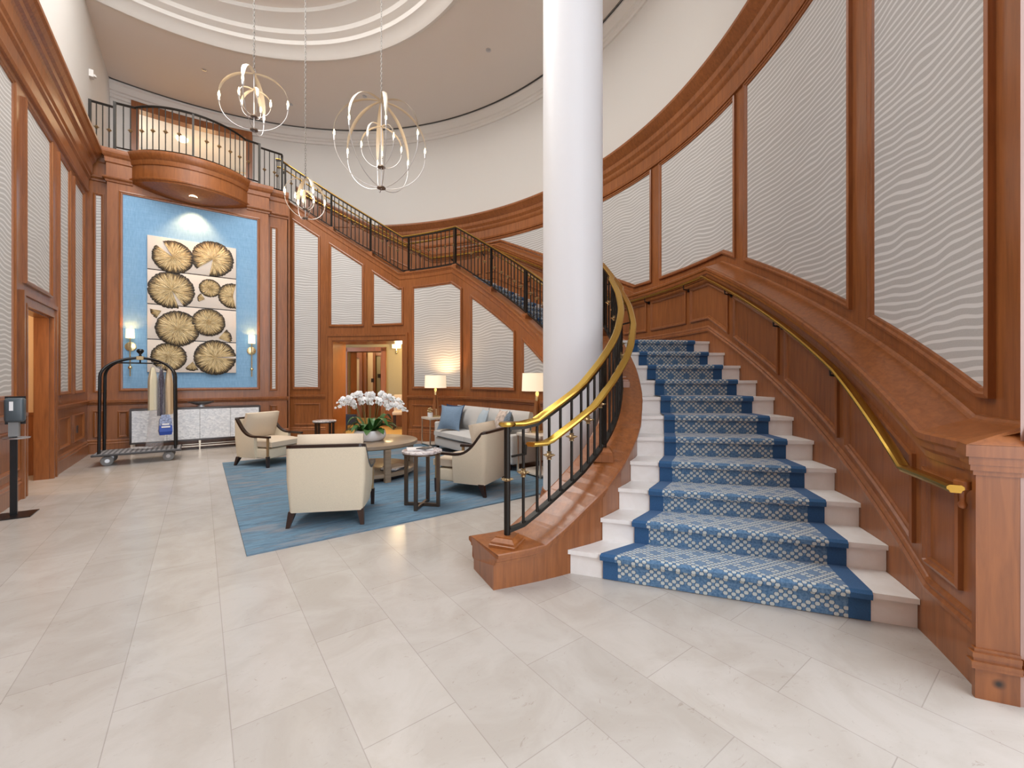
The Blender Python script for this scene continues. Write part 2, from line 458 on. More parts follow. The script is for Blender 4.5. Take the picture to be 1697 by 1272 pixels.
def frame(mb, poly, prof, MP, seg=.12):
    """picture-frame moulding round polygon poly [(s,z)] (counter-clockwise); prof = [(inset, depth)...]"""
    n = len(poly)
    ar = sum(poly[i][0]*poly[(i+1) % n][1] - poly[(i+1) % n][0]*poly[i][1] for i in range(n))
    if ar < 0: poly = poly[::-1]
    def inset(a):
        out = []
        for i in range(n):
            p0, p1, p2 = Vector(poly[i-1]), Vector(poly[i]), Vector(poly[(i+1) % n])
            e1 = (p1-p0).normalized(); e2 = (p2-p1).normalized()
            n1 = Vector((-e1.y, e1.x)); n2 = Vector((-e2.y, e2.x)); b = n1 + n2
            out.append(p1 + b * (a / max(.25, b.dot(n1))))
        return out
    cnt = [max(1, int(math.ceil((Vector(poly[(i+1) % n])-Vector(poly[i])).length/seg))) for i in range(n)]
    rings = []
    for a, d in prof:
        q = inset(a); ring = []
        for i in range(n):
            for k in range(cnt[i]):
                p = q[i].lerp(q[(i+1) % n], k/cnt[i]); ring.append(MP(p.x, p.y, d))
        rings.append(ring)
    mb.loft(rings, True, False)
def field(mb, s0, s1, zl, zh, d, MP, brk=(), seg=.12):
    ss = sorted({s0, s1, *[b for b in brk if s0 < b < s1], *[s0 + (s1-s0)*i/max(1, int((s1-s0)/seg)) for i in range(int((s1-s0)/seg)+1)]})
    rings = [[MP(s, zl(s), d), MP(s, zh(s), d)] for s in ss]
    mb.loft(rings, False, False, True)
PF = [(0, 0), (0, .030), (.020, .036), (.030, .022), (.048, .020), (.055, .004), (.058, 0)]      # wallpaper frame
PW = [(0, 0), (0, .020), (.016, .026), (.026, .014), (.036, .012), (.042, 0)]                      # wainscot frame

# ------------------------------------------------------------------ floor, ceiling, walls
mb = MB(); mb.box(-6, 9, -6, 18, -.12, 0); struct(mb.build('floor', M_['floor']))

def clampx(p, x=XL-.02): return (max(p[0], x), p[1], p[2])
# ceiling ring with the reveal at the wall, its shadow line painted dark, and the dome recess above its crown
mb = MB(); ts = steps(-110, 110, 2)
def ring(fn, m, name, parent=None):
    b = MB(); rings = [[clampx(pol(r, t, z)) for r, z in fn] for t in ts]; b.loft(rings, False, False, True)
    return b.build(name, m, parent, smooth_angle=30)
ceiling = ring([(7.12, 8.27), (6.86, 8.27), (6.86, 8.215), (4.36, 8.215)], M_['ceil'], 'ceiling'); struct(ceiling)
ring([(7.0, 8.20), (6.93, 8.20), (6.93, 8.272), (6.86, 8.272), (6.86, 8.2)], M_['shadow_gap'], 'cornice_reveal', ceiling)
ring([(4.36, 8.215), (4.36, 8.18), (4.30, 8.165), (4.24, 8.20), (4.16, 8.27), (4.05, 8.30), (4.02, 8.36), (3.90, 8.40), (3.86, 8.46), (3.70, 8.52), (3.55, 8.54), (3.55, 8.62)], M_['white_crown'], 'ring_crown', ceiling)
ring([(3.57, 8.62), (.01, 8.62)], M_['ceil'], 'dome_panel', ceiling)
for i, (x, y) in enumerate([(.06, 11.51), (3.18, 10.28), (4.80, 7.31), (1.79, 11.67)]):
    b = MB(); b.lathe([(.055, 8.214), (.055, 8.205), (.03, 8.203), (.028, 8.19), (0, 8.19)], (x, y, 0), 14)
    o = b.build('ceiling_sprinkler', M_['nickel']); tag(o, ['flush sprinkler disc in the grey ceiling above the balcony doorway', 'flush sprinkler disc in the ceiling above the largest chandelier', 'flush sprinkler disc in the ceiling just left of the white column top', 'flush sprinkler disc in the ceiling above the wall between balcony and stair'][i], 'sprinkler', 'ceiling sprinkler discs')

# upper white wall with its crown
upper = MB()
DT0, DT1 = 75.8, 95.3
strip(upper, steps(-61.2, DT0), 7.05, K(5.55), K(8.28)); strip(upper, steps(DT1, 100.5), 7.05, K(5.55), K(8.28)); strip(upper, steps(DT0, DT1), 7.05, K(7.86), K(8.28))
w_up = struct(upper.build('wall_upper', M_['white']))
b = MB(); psweep(b, steps(-61.2, 100.2), lambda t: [(7.05, 7.86), (7.02, 7.87), (7.02, 7.93), (7.00, 7.95), (7.0, 8.0), (6.97, 8.02), (6.95, 8.08), (6.93, 8.14), (6.90, 8.17), (6.90, 8.205), (7.05, 8.21)], False, False, True)
b.build('crown_moulding', M_['white_crown'], w_up, smooth_angle=25)
# casing of the upper doorway and the lit corridor behind it
b = MB()
for a0, a1, z0, z1 in ((DT0-.2, DT0+.95, ZTOP, 7.93), (DT1-.95, DT1+.2, ZTOP, 7.93), (DT0+.95, DT1-.95, 7.76, 7.93)):
    psweep(b, steps(a0, a1), lambda t: [(7.22, z0), (6.98, z0), (6.98, z1), (7.22, z1)])
struct(b.build('trim_1', M_['wood']))
cor = empty('wall_corridor'); struct(cor)
b = MB(); strip(b, steps(66, 106), 9.2, K(5.6), K(8.05)); b.build('back_panel', M_['beige_wall'], cor)
b = MB(); psweep(b, steps(66, 106), lambda t: [(9.3, 7.75), (7.15, 7.95)], False); b.build('corridor_ceiling', M_['white'], cor)
b = MB(); psweep(b, steps(66, 106), lambda t: [(9.18, 7.45), (9.12, 7.55), (9.10, 7.62), (9.18, 7.70)], False); b.build('corridor_crown', M_['white_crown'], cor)
b = MB(); psweep(b, steps(66, 106), lambda t: [(9.3, ZTOP-.005), (7.15, ZTOP-.005)], False); b.build('corridor_floor', M_['gold_floor'], cor)
x, y = pol(8.1, 88.3); b = MB(); b.lathe([(0, 7.80), (.11, 7.80), (.13, 7.83), (.13, 7.87)], (x, y, 0), 18)
tag(b.build('corridor_ceiling_light', M_['spot']), 'lit round ceiling light in the corridor behind the balcony doorway', 'ceiling light')

# outer curved wall: wood sheet, wave wallpaper panels, frames, cornice
PB = lambda t: nos(t) + lerp(t, [-12, 10], [1.16, 1.10])               # bottom of the wallpaper
w_right = empty('wall_right'); struct(w_right)
b = MB(); strip(b, steps(-61.2, 28), RW, lambda t: nos(t)-.3, K(5.62)); strip(b, steps(28, 68), RW, lambda t: nos(t)-.3, K(5.62)); b.build('backing', M_['wood'], w_right)
MPo = map_polar(RW)
stile = [(-58.1, -48.75), (-46.9, -32.8), (-31.35, -17.3), (-15.75, -3.5), (-1.9, 31)]
for a0, a1 in stile:
    zt = lambda s: 4.955
    zl = lambda s: PB(s/RW*180/PI)
    s0, s1 = th(a0, RW), th(a1, RW)
    br = [th(q, RW) for q in BRK if a0 < q < a1]
    f = MB(); field(f, s0, s1, zl, zt, .006, MPo, br); f.build('wallpaper_panel', M_['paper_wave'], w_right)
    pts = [(s0, zl(s0))] + [(q, zl(q)) for q in br] + [(s1, zl(s1)), (s1, 4.955), (s0, 4.955)]
    f = MB(); frame(f, pts, PF, MPo); f.build('panel_frame', M_['wood'], w_right)
f = MB(); psweep(f, steps(-61.2, 68), lambda t: [(7.10, 4.97), (7.07, 4.98), (7.06, 5.02), (7.07, 5.05), (7.07, 5.20), (7.05, 5.22), (7.03, 5.27), (7.03, 5.30), (6.99, 5.36), (6.98, 5.43), (6.94, 5.47), (6.90, 5.53), (6.875, 5.56), (6.875, 5.60), (6.90, 5.615), (7.10, 5.62)], False, False, True)
f.build('cornice', M_['wood'], w_right, smooth_angle=25)
# wainscot along the stair
w_dado = empty('wall_wainscot'); struct(w_dado)
b = MB(); strip(b, steps(-60.9, 66.7), RU, lambda t: max(0, nos(t)-.45) if t > -56 else 0, lambda t: nos(t)+.97); b.build('backing', M_['wood'], w_dado)
b = MB(); psweep(b, steps(-60.9, 66.7), lambda t: [(RU, nos(t)+.78+.06), (RU-.012, nos(t)+.845), (RU-.018, nos(t)+.88), (RU-.036, nos(t)+.90), (RU-.04, nos(t)+.93), (RU-.055, nos(t)+.945), (RU-.055, nos(t)+.975), (RU-.04, nos(t)+.985), (RU-.02, nos(t)+.985), (RW-.05, nos(t)+1.045), (RW-.035, nos(t)+1.055), (RW-.025, nos(t)+1.068), (RW, nos(t)+1.072)], False, False, False)
b.build('cap_rail', M_['wood'], w_dado)
b = MB(); psweep(b, steps(-60.9, 66.7), lambda t: [(RU, nos(t)+.135), (RU-.022, nos(t)+.14), (RU-.024, nos(t)+.16), (RU-.012, nos(t)+.175), (RU-.018, nos(t)+.195), (RU-.008, nos(t)+.21), (RU, nos(t)+.215)], False, False)
b.build('base_mould', M_['wood'], w_dado)
MPw = map_polar(RU)
wp = [(-59.75, -57.1), (-56.3, -49.65), (-48.85, -41.9), (-41.0, -33.8), (-32.9, -25.85), (-25.05, -17.75), (-16.85, -9.8), (-8.9, -1.9), (-1.0, 6), (7, 14), (15, 22), (23, 30), (31, 38), (39, 46), (47, 54), (55, 62)]
for a0, a1 in wp:
    s0, s1 = th(a0, RU), th(a1, RU); br = [th(q, RU) for q in BRK if a0 < q < a1]
    lo = lambda s: nos(s/RU*180/PI) + .30 - (.02 if s/RU*180/PI < -30 else 0); hi = lambda s: nos(s/RU*180/PI) + .775
    pts = [(s0, lo(s0))] + [(q, lo(q)) for q in br] + [(s1, lo(s1)), (s1, hi(s1))] + [(q, hi(q)) for q in br[::-1]] + [(s0, hi(s0))]
    f = MB(); frame(f, pts, PW, MPw); f.build('panel_frame', M_['wood'], w_dado)
# end pilaster of the curved wall, with its base and the little bracket under the cap
pil = empty('wall_pilaster'); struct(pil)
p0, p1 = Vector((2.674, .267)), Vector((2.745, .151)); e = (p1-p0).normalized(); nrm = Vector((e.y, -e.x))
nrm = Vector((.875, .485))
def quad_prism(mb, a, c, depth, z0, z1, off=0):
    A = a - nrm*off; B = c - nrm*off
    mb.prism([tuple(A), tuple(B), tuple(B + nrm*(depth+off)), tuple(A + nrm*(depth+off))], z0, z1)
b = MB(); quad_prism(b, p0, p1 + e*.002, .03, 0, 1.0); b.build('shaft', M_['wood'], pil)
b = MB()
for z0, z1, o in ((0, .135, .004), (.135, .15, .022), (.15, .165, .024), (.165, .18, .014), (.18, .20, .018), (.20, .215, .008)): quad_prism(b, p0 - e*o, p1 + e*.001, .02, z0, z1, o)
b.build('base_mould', stained((2.708, .205, .078)), pil)
b = MB()
for z0, z1, o in ((.955, .975, .012), (.975, 1.0, .024), (1.0, 1.035, .03), (1.035, 1.085, .042)):
    F1, F2 = p0 - e*o - nrm*o*.6, p1 + e*.004 - nrm*o*.6
    b.prism([pol(RU-o-.012, -60.3), tuple(F1), tuple(F2), pol(7.12, -60.9), pol(7.12, -60.3)], z0, z1)
F0 = (*pol(RU-.054, -60.3), 1.086); W1 = (*pol(7.075, -60.35), 1.172); W2 = (*(p1 + e*.02 - nrm*.002), 1.172); F1 = (*F1, 1.086); F2 = (*F2, 1.086)
b.add([F0, F1, F2, W2, W1], [(0, 1, 4), (1, 2, 3, 4)])
b.add([W1, W2, (*pol(7.11, -60.9), 1.19), (*pol(7.11, -60.3), 1.19)], [(0, 1, 2, 3)])
b.build('cap_mould', M_['wood'], pil)
x, y = pol(RU-.045, -60.55); b = MB(); b.lathe([(0, .79), (.012, .795), (.016, .81), (.010, .825), (.012, .86), (.022, .875), (.03, .88), (.03, .915), (.022, .92), (0, .92)], (x, y, 0), 12); b.build('bracket', M_['wood'], pil)
# the short wall that goes on past the pilaster
M_['wood_daylit'] = wood('daylit_cherry_wood', (.33, .20, .16), (.45, .30, .26), .3)  # paler pink tone paints in daylight reflected off this casing
b = MB(); q0 = p1 + e*.003; q1 = Vector((3.4, -.25)); d_ = (q1-q0).normalized(); nn = Vector((-d_.y, d_.x))
b.prism([tuple(q0), tuple(q1), tuple(q1 + nn*.3), pol(7.4, -60), pol(7.125, -60.95)], 0, 8.2); w_entry = struct(b.build('wall_entry', M_['wood_daylit']))
b = MB()
for z0, z1, o in ((.135, .15, .02), (.15, .165, .024), (.165, .18, .012), (.18, .20, .018)): b.prism([tuple(q0 - nn*o), tuple(q1 - nn*o), tuple(q1), tuple(q0)], z0, z1)
b.build('base_mould', M_['wood'], w_entry)

# ------------------------------------------------------------------ left wall (x = XL)
w_left = empty('wall_left'); struct(w_left)
DY0, DY1, DZ = 7.37, 8.47, 2.235
b = MB()
b.box(XL-.13, XL, -6, DY0, 0, 5.62); b.box(XL-.13, XL, DY1, 11.3, 0, 5.62); b.box(XL-.13, XL, DY0, DY1, DZ, 5.62); b.build('backing', M_['wood'], w_left)
b = MB(); b.box(XL-.13, XL, -6, 13.3, 5.62, 8.7); b.build('upper_wall', M_['white'], w_left)
for a0, a1, z0 in ((3.2, 5.0, 1.14), (5.25, 7.03, 1.14), (7.36, 8.47, 2.50), (8.82, 9.47, 1.14), (9.73, 10.47, 1.14), (1.2, 2.9, 1.14)):
    f = MB(); field(f, a0, a1, K(z0), K(4.68), .006, map_left, seg=1); f.build('wallpaper_panel', M_['paper_wave'], w_left)
    f = MB(); frame(f, [(a0, z0), (a1, z0), (a1, 4.68), (a0, 4.68)], PF, map_left, seg=9); f.build('panel_frame', M_['wood'], w_left)
def lsweep(mb, prof, y0, y1):              # prof [(z, d)]
    mb.loft([[(XL + d, y, z) for z, d in prof] for y in (y0, y1)], False, False)
b = MB(); lsweep(b, [(4.78, 0), (4.79, .03), (4.83, .045), (4.87, .03), (5.02, .035), (5.06, .06), (5.10, .06), (5.14, .08), (5.30, .085), (5.34, .10), (5.37, .13), (5.43, .14), (5.46, .17), (5.52, .20), (5.55, .225), (5.60, .225), (5.62, .21), (5.63, 0)], -6, 10.76); b.build('cornice', M_['wood'], w_left)
for y0, y1 in ((-6, 7.36), (8.62, 10.75)):
    b = MB(); lsweep(b, [(.90, 0), (.91, .02), (.93, .024), (.945, .045), (.985, .05), (.99, .035), (.995, 0)], y0, y1); b.build('cap_rail', M_['wood'], w_left)
    b = MB(); lsweep(b, [(0, .025), (.17, .025), (.19, .03), (.21, .02), (.235, .024), (.25, .008), (.26, 0)], y0, y1); b.build('baseboard', M_['wood'], w_left)
for a0, a1 in ((5.3, 7.18), (8.82, 9.47), (9.73, 10.47), (3.2, 5.0)):
    f = MB(); frame(f, [(a0, .34), (a1, .34), (a1, .80), (a0, .80)], PW, map_left, seg=9); f.build('dado_frame', M_['wood'], w_left)
# doorway: casing, reveal lining and the warm side passage behind
b = MB(); e_ = .0015
for y0, y1, z0, z1 in ((DY0-.16, DY0+e_, 0, DZ+.16), (DY1-e_, DY1+.16, 0, DZ+.16), (DY0+e_, DY1-e_, DZ-e_, DZ+.16)): b.box(XL-.002, XL+.03, y0, y1, z0, z1)
for y0, y1, z0, z1 in ((DY0-.162, DY0-.11, .001, DZ+.163), (DY1+.11, DY1+.162, .001, DZ+.163), (DY0-.11, DY1+.11, DZ+.11, DZ+.163)): b.box(XL-.003, XL+.05, y0, y1, z0, z1)
for y0, y1, z0, z1 in ((DY0-.03, DY0+.004, .002, DZ), (DY1-.004, DY1+.03, .002, DZ), (DY0-.03, DY1+.03, DZ-.004, DZ+.03)): b.box(XL-.004, XL+.042, y0, y1, z0, z1)
for y0, y1, z0, z1 in ((DY1-.02, DY1+.01, 0, DZ-.02), (DY0-.01, DY0+.02, 0, DZ-.02), (DY0-.01, DY1+.01, DZ-.02, DZ+.01)): b.box(XL-.15, XL-.005, y0, y1, z0, z1)
struct(b.build('trim_2', M_['wood']))
b = MB(); b.box(XL-2.0, XL-1.95, 6.2, 9.0, 0, 2.6); b.box(XL-1.95, XL-.131, 8.97, 9.07, 0, 2.6); b.box(XL-1.95, XL-.131, 6.2, 6.25, 0, 2.6); b.box(XL-1.95, XL-.131, 6.25, 8.97, 2.55, 2.6)
w_side = struct(b.build('wall_side_room', M_['beige_wall']))
b = MB(); b.box(XL-1.95, XL-.21, 8.93, 8.97, .0, .86); b.box(XL-1.95, XL-.21, 8.915, 8.97, .86, .90); b.box(XL-.95, XL-.35, 8.915, 8.93, .25, .75); b.build('side_dado', M_['wood'], w_side)
tag((lambda q: (q.box(XL, XL+.012, 8.98, 9.07, 1.03, 1.15), q.box(XL+.012, XL+.016, 9.0, 9.05, 1.06, 1.12), q.build('light_switch', M_['wood']))[-1])(MB()), 'brown light switch plate on the left wall beside the doorway', 'light switch')
tag((lambda q: (q.box(XL, XL+.012, 10.02, 10.10, .48, .60), q.build('wall_outlet', M_['wood_dark']))[-1])(MB()), 'dark wall outlet plate low on the left wall dado near the corner', 'outlet')
tag((lambda q: (q.cbox((XL+.03, 11.04, 7.1), (.06, .11, .13)), q.lathe([(0, .0), (.04, .0), (.04, .03), (.02, .05), (0, .05)], (XL+.06, 11.04, 7.06), 10), q.build('alarm_strobe', M_['white_crown']))[-1])(MB()), 'small white alarm strobe high on the white wall above the balcony', 'alarm')

# ------------------------------------------------------------------ back wall: blue panel block and its side strips
w_back = empty('wall_back'); struct(w_back)
YS = 10.86
XB0, XB1 = -1.40, 1.21
b = MB(); b.box(XB0, XB1, YB, YS+.3, 0, 5.58); b.build('block', M_['wood'], w_back)
b = MB(); b.box(XL-.01, XB0, YS, YS+.3, 0, 5.58); b.box(XB1, 1.62, YS, YS+.3, 0, 5.58); b.build('side_backing', M_['wood'], w_back)
bx0, bx1, bz0, bz1 = -1.235, 1.045, 1.155, 4.92
f = MB(); field(f, bx0, bx1, K(bz0), K(bz1), .004, map_back(YB), seg=3); f.build('blue_panel', M_['blue'], w_back)
f = MB(); frame(f, [(bx0, bz0), (bx1, bz0), (bx1, bz1), (bx0, bz1)], PF, map_back(YB), seg=9); f.build('panel_frame', M_['wood'], w_back)
for a0, a1 in ((-1.60, -1.455), (1.255, 1.40)):
    f = MB(); field(f, a0, a1, K(1.13), K(4.83), .004, map_back(YS), seg=1); f.build('narrow_panel', M_['paper_wave'], w_back)
    f = MB(); frame(f, [(a0, 1.13), (a1, 1.13), (a1, 4.83), (a0, 4.83)], PW, map_back(YS), seg=9); f.build('panel_frame', M_['wood'], w_back)
    f = MB(); frame(f, [(a0, .30), (a1, .30), (a1, .80), (a0, .80)], PW, map_back(YS), seg=9); f.build('dado_frame', M_['wood'], w_back)
def bsweep(mb, prof, segs):                # prof [(z, d)]; segs [(x0, x1, Y)] with returned ends
    for x0, x1, Y, ends in segs:
        def loop(x): return [(x, Y - d, z) for z, d in prof]
        def sec(x, sgn): return [(x + sgn*d, Y - d, z) for z, d in prof]
        l = sec(x0, -1) if ends[0] else loop(x0); r = sec(x1, 1) if ends[1] else loop(x1)
        mb.loft([l, r], False, False)
        if ends[0]: mb.loft([[(x0 - d, YS, z) for z, d in prof], l], False, False)
        if ends[1]: mb.loft([r, [(x1 + d, YS, z) for z, d in prof]], False, False)
blk = [(XB0, XB1, YB, (1, 1)), (XL, XB0, YS, (0, 0)), (XB1, 1.62, YS, (0, 0))]
b = MB(); bsweep(b, [(.90, 0), (.91, .018), (.93, .022), (.945, .04), (.985, .045), (.99, .03), (.995, 0)], blk); b.build('cap_rail', M_['wood'], w_back)
b = MB(); bsweep(b, [(0, .025), (.17, .025), (.19, .03), (.21, .02), (.235, .024), (.25, .008), (.26, 0)], blk); b.build('baseboard', M_['wood'], w_back)
def ent(mb, prof):
    bsweep(mb, prof, [(XB0, -1.04, YB, (1, 0)), (.80, XB1, YB, (0, 1)), (XL, XB0, YS, (0, 0)), (XB1, 1.62, YS, (0, 0))])
b = MB(); ent(b, [(5.05, 0), (5.06, .02), (5.09, .028), (5.115, .06), (5.14, .068), (5.15, .05), (5.16, .01), (5.40, .01), (5.42, .03), (5.44, .03), (5.50, .035), (5.53, .06), (5.58, .085), (5.61, .09), (5.65, .09), (5.66, .07), (5.66, -.1)]); b.build('entablature', M_['wood'], w_back)
for a0, a1 in ((-1.255, -1.10), (-.93, -.2), (-.1, .9)):
    f = MB(); frame(f, [(a0, .29), (a1, .29), (a1, .785), (a0, .785)], PW, map_back(YB), seg=9); f.build('dado_frame', M_['wood'], w_back)

# upper floor slab behind the balcony (sector from the flight's top to the left wall)
b = MB(); poly = [(XL, YS+.05), (1.60, YS+.05)] + [pol(RS_, t) for t in (66.7,)] + [pol(7.2, t) for t in (66.7, 72, 78, 84, 90, 96, 99)]
b.prism(poly, 5.36, ZTOP); struct(b.build('floor_upper', M_['wood']))

# ------------------------------------------------------------------ wall under the stair
w_under = empty('wall_under_stair'); struct(w_under)
UD0, UD1, UZ = 34.35, 53.5, 2.30
def under_top(t): return cap_z(t) - .12
b = MB()
strip(b, steps(-34, UD0), r_s, K(0), under_top); strip(b, steps(UD1, 64.4), r_s, K(0), under_top); strip(b, steps(UD0, UD1), r_s, K(UZ), under_top)
psweep(b, steps(-61.6, -34), lambda t: [(r_s(t), 0, skew(t)), (r_s(t), under_top(t), skew(t))], False, False, True)
x, y = pol(RS_, 64.4); b.box(1.60, x+.004, YS, y, 0, 5.4)
b.build('backing', M_['wood'], w_under)
MPu = map_polar(RS_)
up = lambda s: nos(s/RS_*180/PI) - .245
for a0, a1, z0 in ((56.6, 63.45, 1.15), (45.2, 54.35, 2.63), (34.1, 43.0, 2.63), (16.35, 31.55, 1.17), (-1.0, 13.7, 1.17), (-18.5, -3.4, 1.17)):
    s0, s1 = th(a0, RS_), th(a1, RS_); br = [th(q, RS_) for q in BRK if a0 < q < a1]
    top = lambda s: max(up(s), z0 + .12)
    f = MB(); field(f, s0, s1, K(z0), top, .006, MPu, br); f.build('wallpaper_panel', M_['paper_wave'], w_under)
    pts = [(s0, z0), (s1, z0), (s1, top(s1))] + [(q, top(q)) for q in br[::-1]] + [(s0, top(s0))]
    f = MB(); frame(f, pts, PF, MPu); f.build('panel_frame', M_['wood'], w_under)
for a0, a1 in ((-34, UD0-1.6), (UD1+1.6, 64.4)):
    b = MB(); psweep(b, steps(a0, a1), lambda t: [(RS_, .93), (RS_-.02, .94), (RS_-.022, .96), (RS_-.045, .975), (RS_-.05, 1.015), (RS_-.03, 1.02), (RS_, 1.025)], False, False); b.build('cap_rail', M_['wood'], w_under)
    b = MB(); psweep(b, steps(a0, a1), lambda t: [(RS_-.025, 0), (RS_-.025, .17), (RS_-.03, .19), (RS_-.02, .21), (RS_-.024, .235), (RS_-.008, .25), (RS_, .26)], False, False); b.build('baseboard', M_['wood'], w_under)
for a0, a1 in ((56.6, 63.0), (16.6, 31.6), (-1, 13.7)):
    s0, s1 = th(a0, RS_), th(a1, RS_); f = MB(); frame(f, [(s0, .31), (s1, .31), (s1, .82), (s0, .82)], PW, MPu); f.build('dado_frame', M_['wood'], w_under)
# doorway casing and deep reveal under the stair
b = MB()
def parc(mb, a0, a1, r0, r1, z0, z1): psweep(mb, steps(a0, a1), lambda t: [(r0, z0), (r1, z0), (r1, z1), (r0, z1)])
for a0, a1, z0, z1 in ((UD0-1.6, UD0, 0, UZ+.15), (UD1, UD1+1.6, 0, UZ+.15), (UD0, UD1, UZ, UZ+.15)): parc(b, a0, a1, RS_+.002, RS_-.03, z0, z1)
for a0, a1, z0, z1 in ((UD0-1.62, UD0-1.1, 0, UZ+.153), (UD1+1.1, UD1+1.62, 0, UZ+.153), (UD0-1.1, UD1+1.1, UZ+.10, UZ+.153)): parc(b, a0, a1, RS_-.028, RS_-.05, z0, z1)
for a0, a1, z0, z1 in ((UD0-.1, UD0+.15, 0, UZ-.03), (UD1-.15, UD1+.1, 0, UZ-.03), (UD0-.1, UD1+.1, UZ-.03, UZ+.02)): parc(b, a0, a1, RS_+.75, RS_-.012, z0, z1)
struct(b.build('trim_3', M_['wood']))
# hall beyond: olive wall with a second framed opening, then a lit lobby
HC = pol(0, 0); ha = rad(44)
HM = Matrix.Translation((CX, CY, 0)) @ Matrix.Rotation(ha - PI/2, 4, 'Z')       # local +y points outwards along 44 degrees, +x to the right
hall = empty('wall_hall'); struct(hall)
DH = 7.75
HZ_ = 2.95
b = MB(); b.box(-4.6, -1.98, DH, DH+.15, 0, HZ_, HM); b.box(-.90, 2.6, DH, DH+.15, 0, HZ_, HM); b.box(-1.98, -.90, DH, DH+.15, 2.22, HZ_, HM)
b.box(-4.7, -4.6, 5.9, DH, 0, HZ_, HM); b.box(2.6, 2.7, 5.9, DH, 0, HZ_, HM); b.build('olive_panel', M_['olive_wall'], hall)
b = MB(); b.box(-4.7, 2.7, 5.62, 10.6, HZ_, HZ_+.1, HM); b.build('hall_ceiling', M_['olive_wall'], hall)
b = MB(); b.box(-.75, 2.6, DH-.03, DH, 0, .85, HM); b.box(-4.6, -2.1, DH-.03, DH, 0, .85, HM); b.box(-.75, 2.6, DH-.05, DH, .85, .9, HM); b.build('hall_dado', M_['wood'], hall)
b = MB()
for x0, x1, z0, z1 in ((-2.10, -1.98, 0, 2.32), (-.90, -.75, 0, 2.32), (-2.10, -.75, 2.22, 2.34)): b.box(x0, x1, DH-.05, DH+.5, z0, z1, HM)
struct(b.build('trim_4', M_['wood']))
lob = empty('wall_lobby'); struct(lob)
b = MB(); b.box(-5, .5, 10.4, 10.5, 0, HZ_, HM); b.box(-5, -4.9, 8.3, 10.4, 0, HZ_, HM); b.box(.5, .6, 8.3, 10.4, 0, HZ_, HM); b.build('lobby_panel', M_['beige_wall'], lob)
b = MB()
for x0, x1 in ((-3.7, -3.30), (-3.05, -2.78), (-2.52, -2.42), (-2.22, -1.9)): b.box(x0, x1, 10.28, 10.4, 0, 2.6, HM)
b.box(-3.7, -2.78, 10.30, 10.4, 2.18, HZ_, HM); b.box(-2.45, -1.9, 10.30, 10.4, 2.25, HZ_, HM); b.box(-5, .5, 10.33, 10.4, 0, .88, HM); b.box(-2.96, -2.90, 10.22, 10.28, 0, 2.5, HM); b.build('lobby_woodwork', M_['wood'], lob)
b = MB(); b.box(-2.42, -2.22, 10.36, 10.395, .88, 2.25, HM); b.build('lobby_glass', M_['olive_wall'], lob)
b = MB(); b.box(-4.6, 2.6, 5.95, 10.4, .0, .004, HM); struct(b.build('floor_hall', M_['gold_floor']))
for q, (x, z) in enumerate(((-3.20, 1.12), (-2.52, 1.36), (-2.27, 1.52))):
    b = MB(); b.box(x-.05, x+.05, 10.255, 10.28, z-.07, z+.07, HM)
    tag(b.build('call_plate', M_['wood_dark']), ['dark square call plate on the leftmost beige strip seen through the doorway', 'dark call plate beside the middle beige strip through the doorway', 'dark call plate on the green strip through the doorway'][q], 'call plate')
# hall furniture seen through the doorway
sc = empty('hall_sconce', HM @ Vector((-.36, DH-.16, 2.33)), 0, 'lit yellow half-shade wall lamp on the olive wall beyond the doorway', 'wall lamp')
b = MB(); b.lathe([(.125, -.1), (.135, .1)], (0, 0, .06), 20); b.build('lamp_shade', M_['sconce_shade'], sc)
b = MB(); b.tube([(0, 0, 0), (0, 0, -.10), (.03, .06, -.14)], .014); b.sphere((.03, .05, -.15), .04); b.build('arm', M_['brass_pale'], sc)
# ------------------------------------------------------------------ the winding staircase
stair = empty('staircase', (0, 0, 0), 0, 'winding staircase with pale marble steps and cherry wood stringer curving up the wall', 'staircase')
NOS = {}
for k in range(1, 12): NOS[k] = -56.45 + 2.72*(k-1)
for k in range(12, 23): NOS[k] = -9.2 + 2.88*(k-12)
for k in range(23, 34): NOS[k] = 38.2 + 2.85*(k-23)
NOS[34] = 69.5
RO_ = RU - .002
for k in range(1, 34):
    t0, t1 = NOS[k], NOS[k+1] + (.5 if k < 33 else 0); z = k * RISE
    b = MB(); ts = steps(t0, t1, 2)
    ns = .022 / 6.2 * 180/PI                  # the tread noses over the riser
    tsn = [t0 - ns] + [t for t in ts]
    psweep(b, ts, lambda t: [(r_in(t)-.0, max(0, z-.34)), (RO_, max(0, z-.34)), (RO_, z-.03), (r_in(t), z-.03)])
    psweep(b, tsn, lambda t: [(r_in(t), z-.03), (RO_, z-.03), (RO_, z-.006), (RO_, z), (r_in(t), z), (r_in(t), z-.006)])
    b.build('landing' if k in (11, 22) else 'step', M_['step'], stair)
def stringer(ts, name):
    b = MB()
    def sec(t):
        z = cap_z(t); a, c, d = r_s(t), r_in(t), skew(t); lo = max(0.0, nos(t) - .42) if t > -50 else 0
        return [(a, lo, d), (c-.002, lo, 0), (c-.002, z-.075, 0), (c+.012, z-.07, 0), (c+.012, z-.055, 0), (c+.022, z-.05, 0), (c+.022, z-.03, 0), (c+.035, z-.026, 0), (c+.035, z-.006, 0), (c+.026, z, 0),
                (a-.026, z, d), (a-.04, z-.006, d), (a-.04, z-.03, d), (a-.022, z-.05, d), (a-.022, z-.065, d), (a-.012, z-.07, d), (a-.012, z-.145, d), (a-.004, z-.16, d), (a, z-.165, d)]
    psweep(b, ts, sec)
    return b.build(name, M_['wood'], stair, smooth_angle=20)
stringer(steps(-61.6, 67.4, 1), 'stringer')
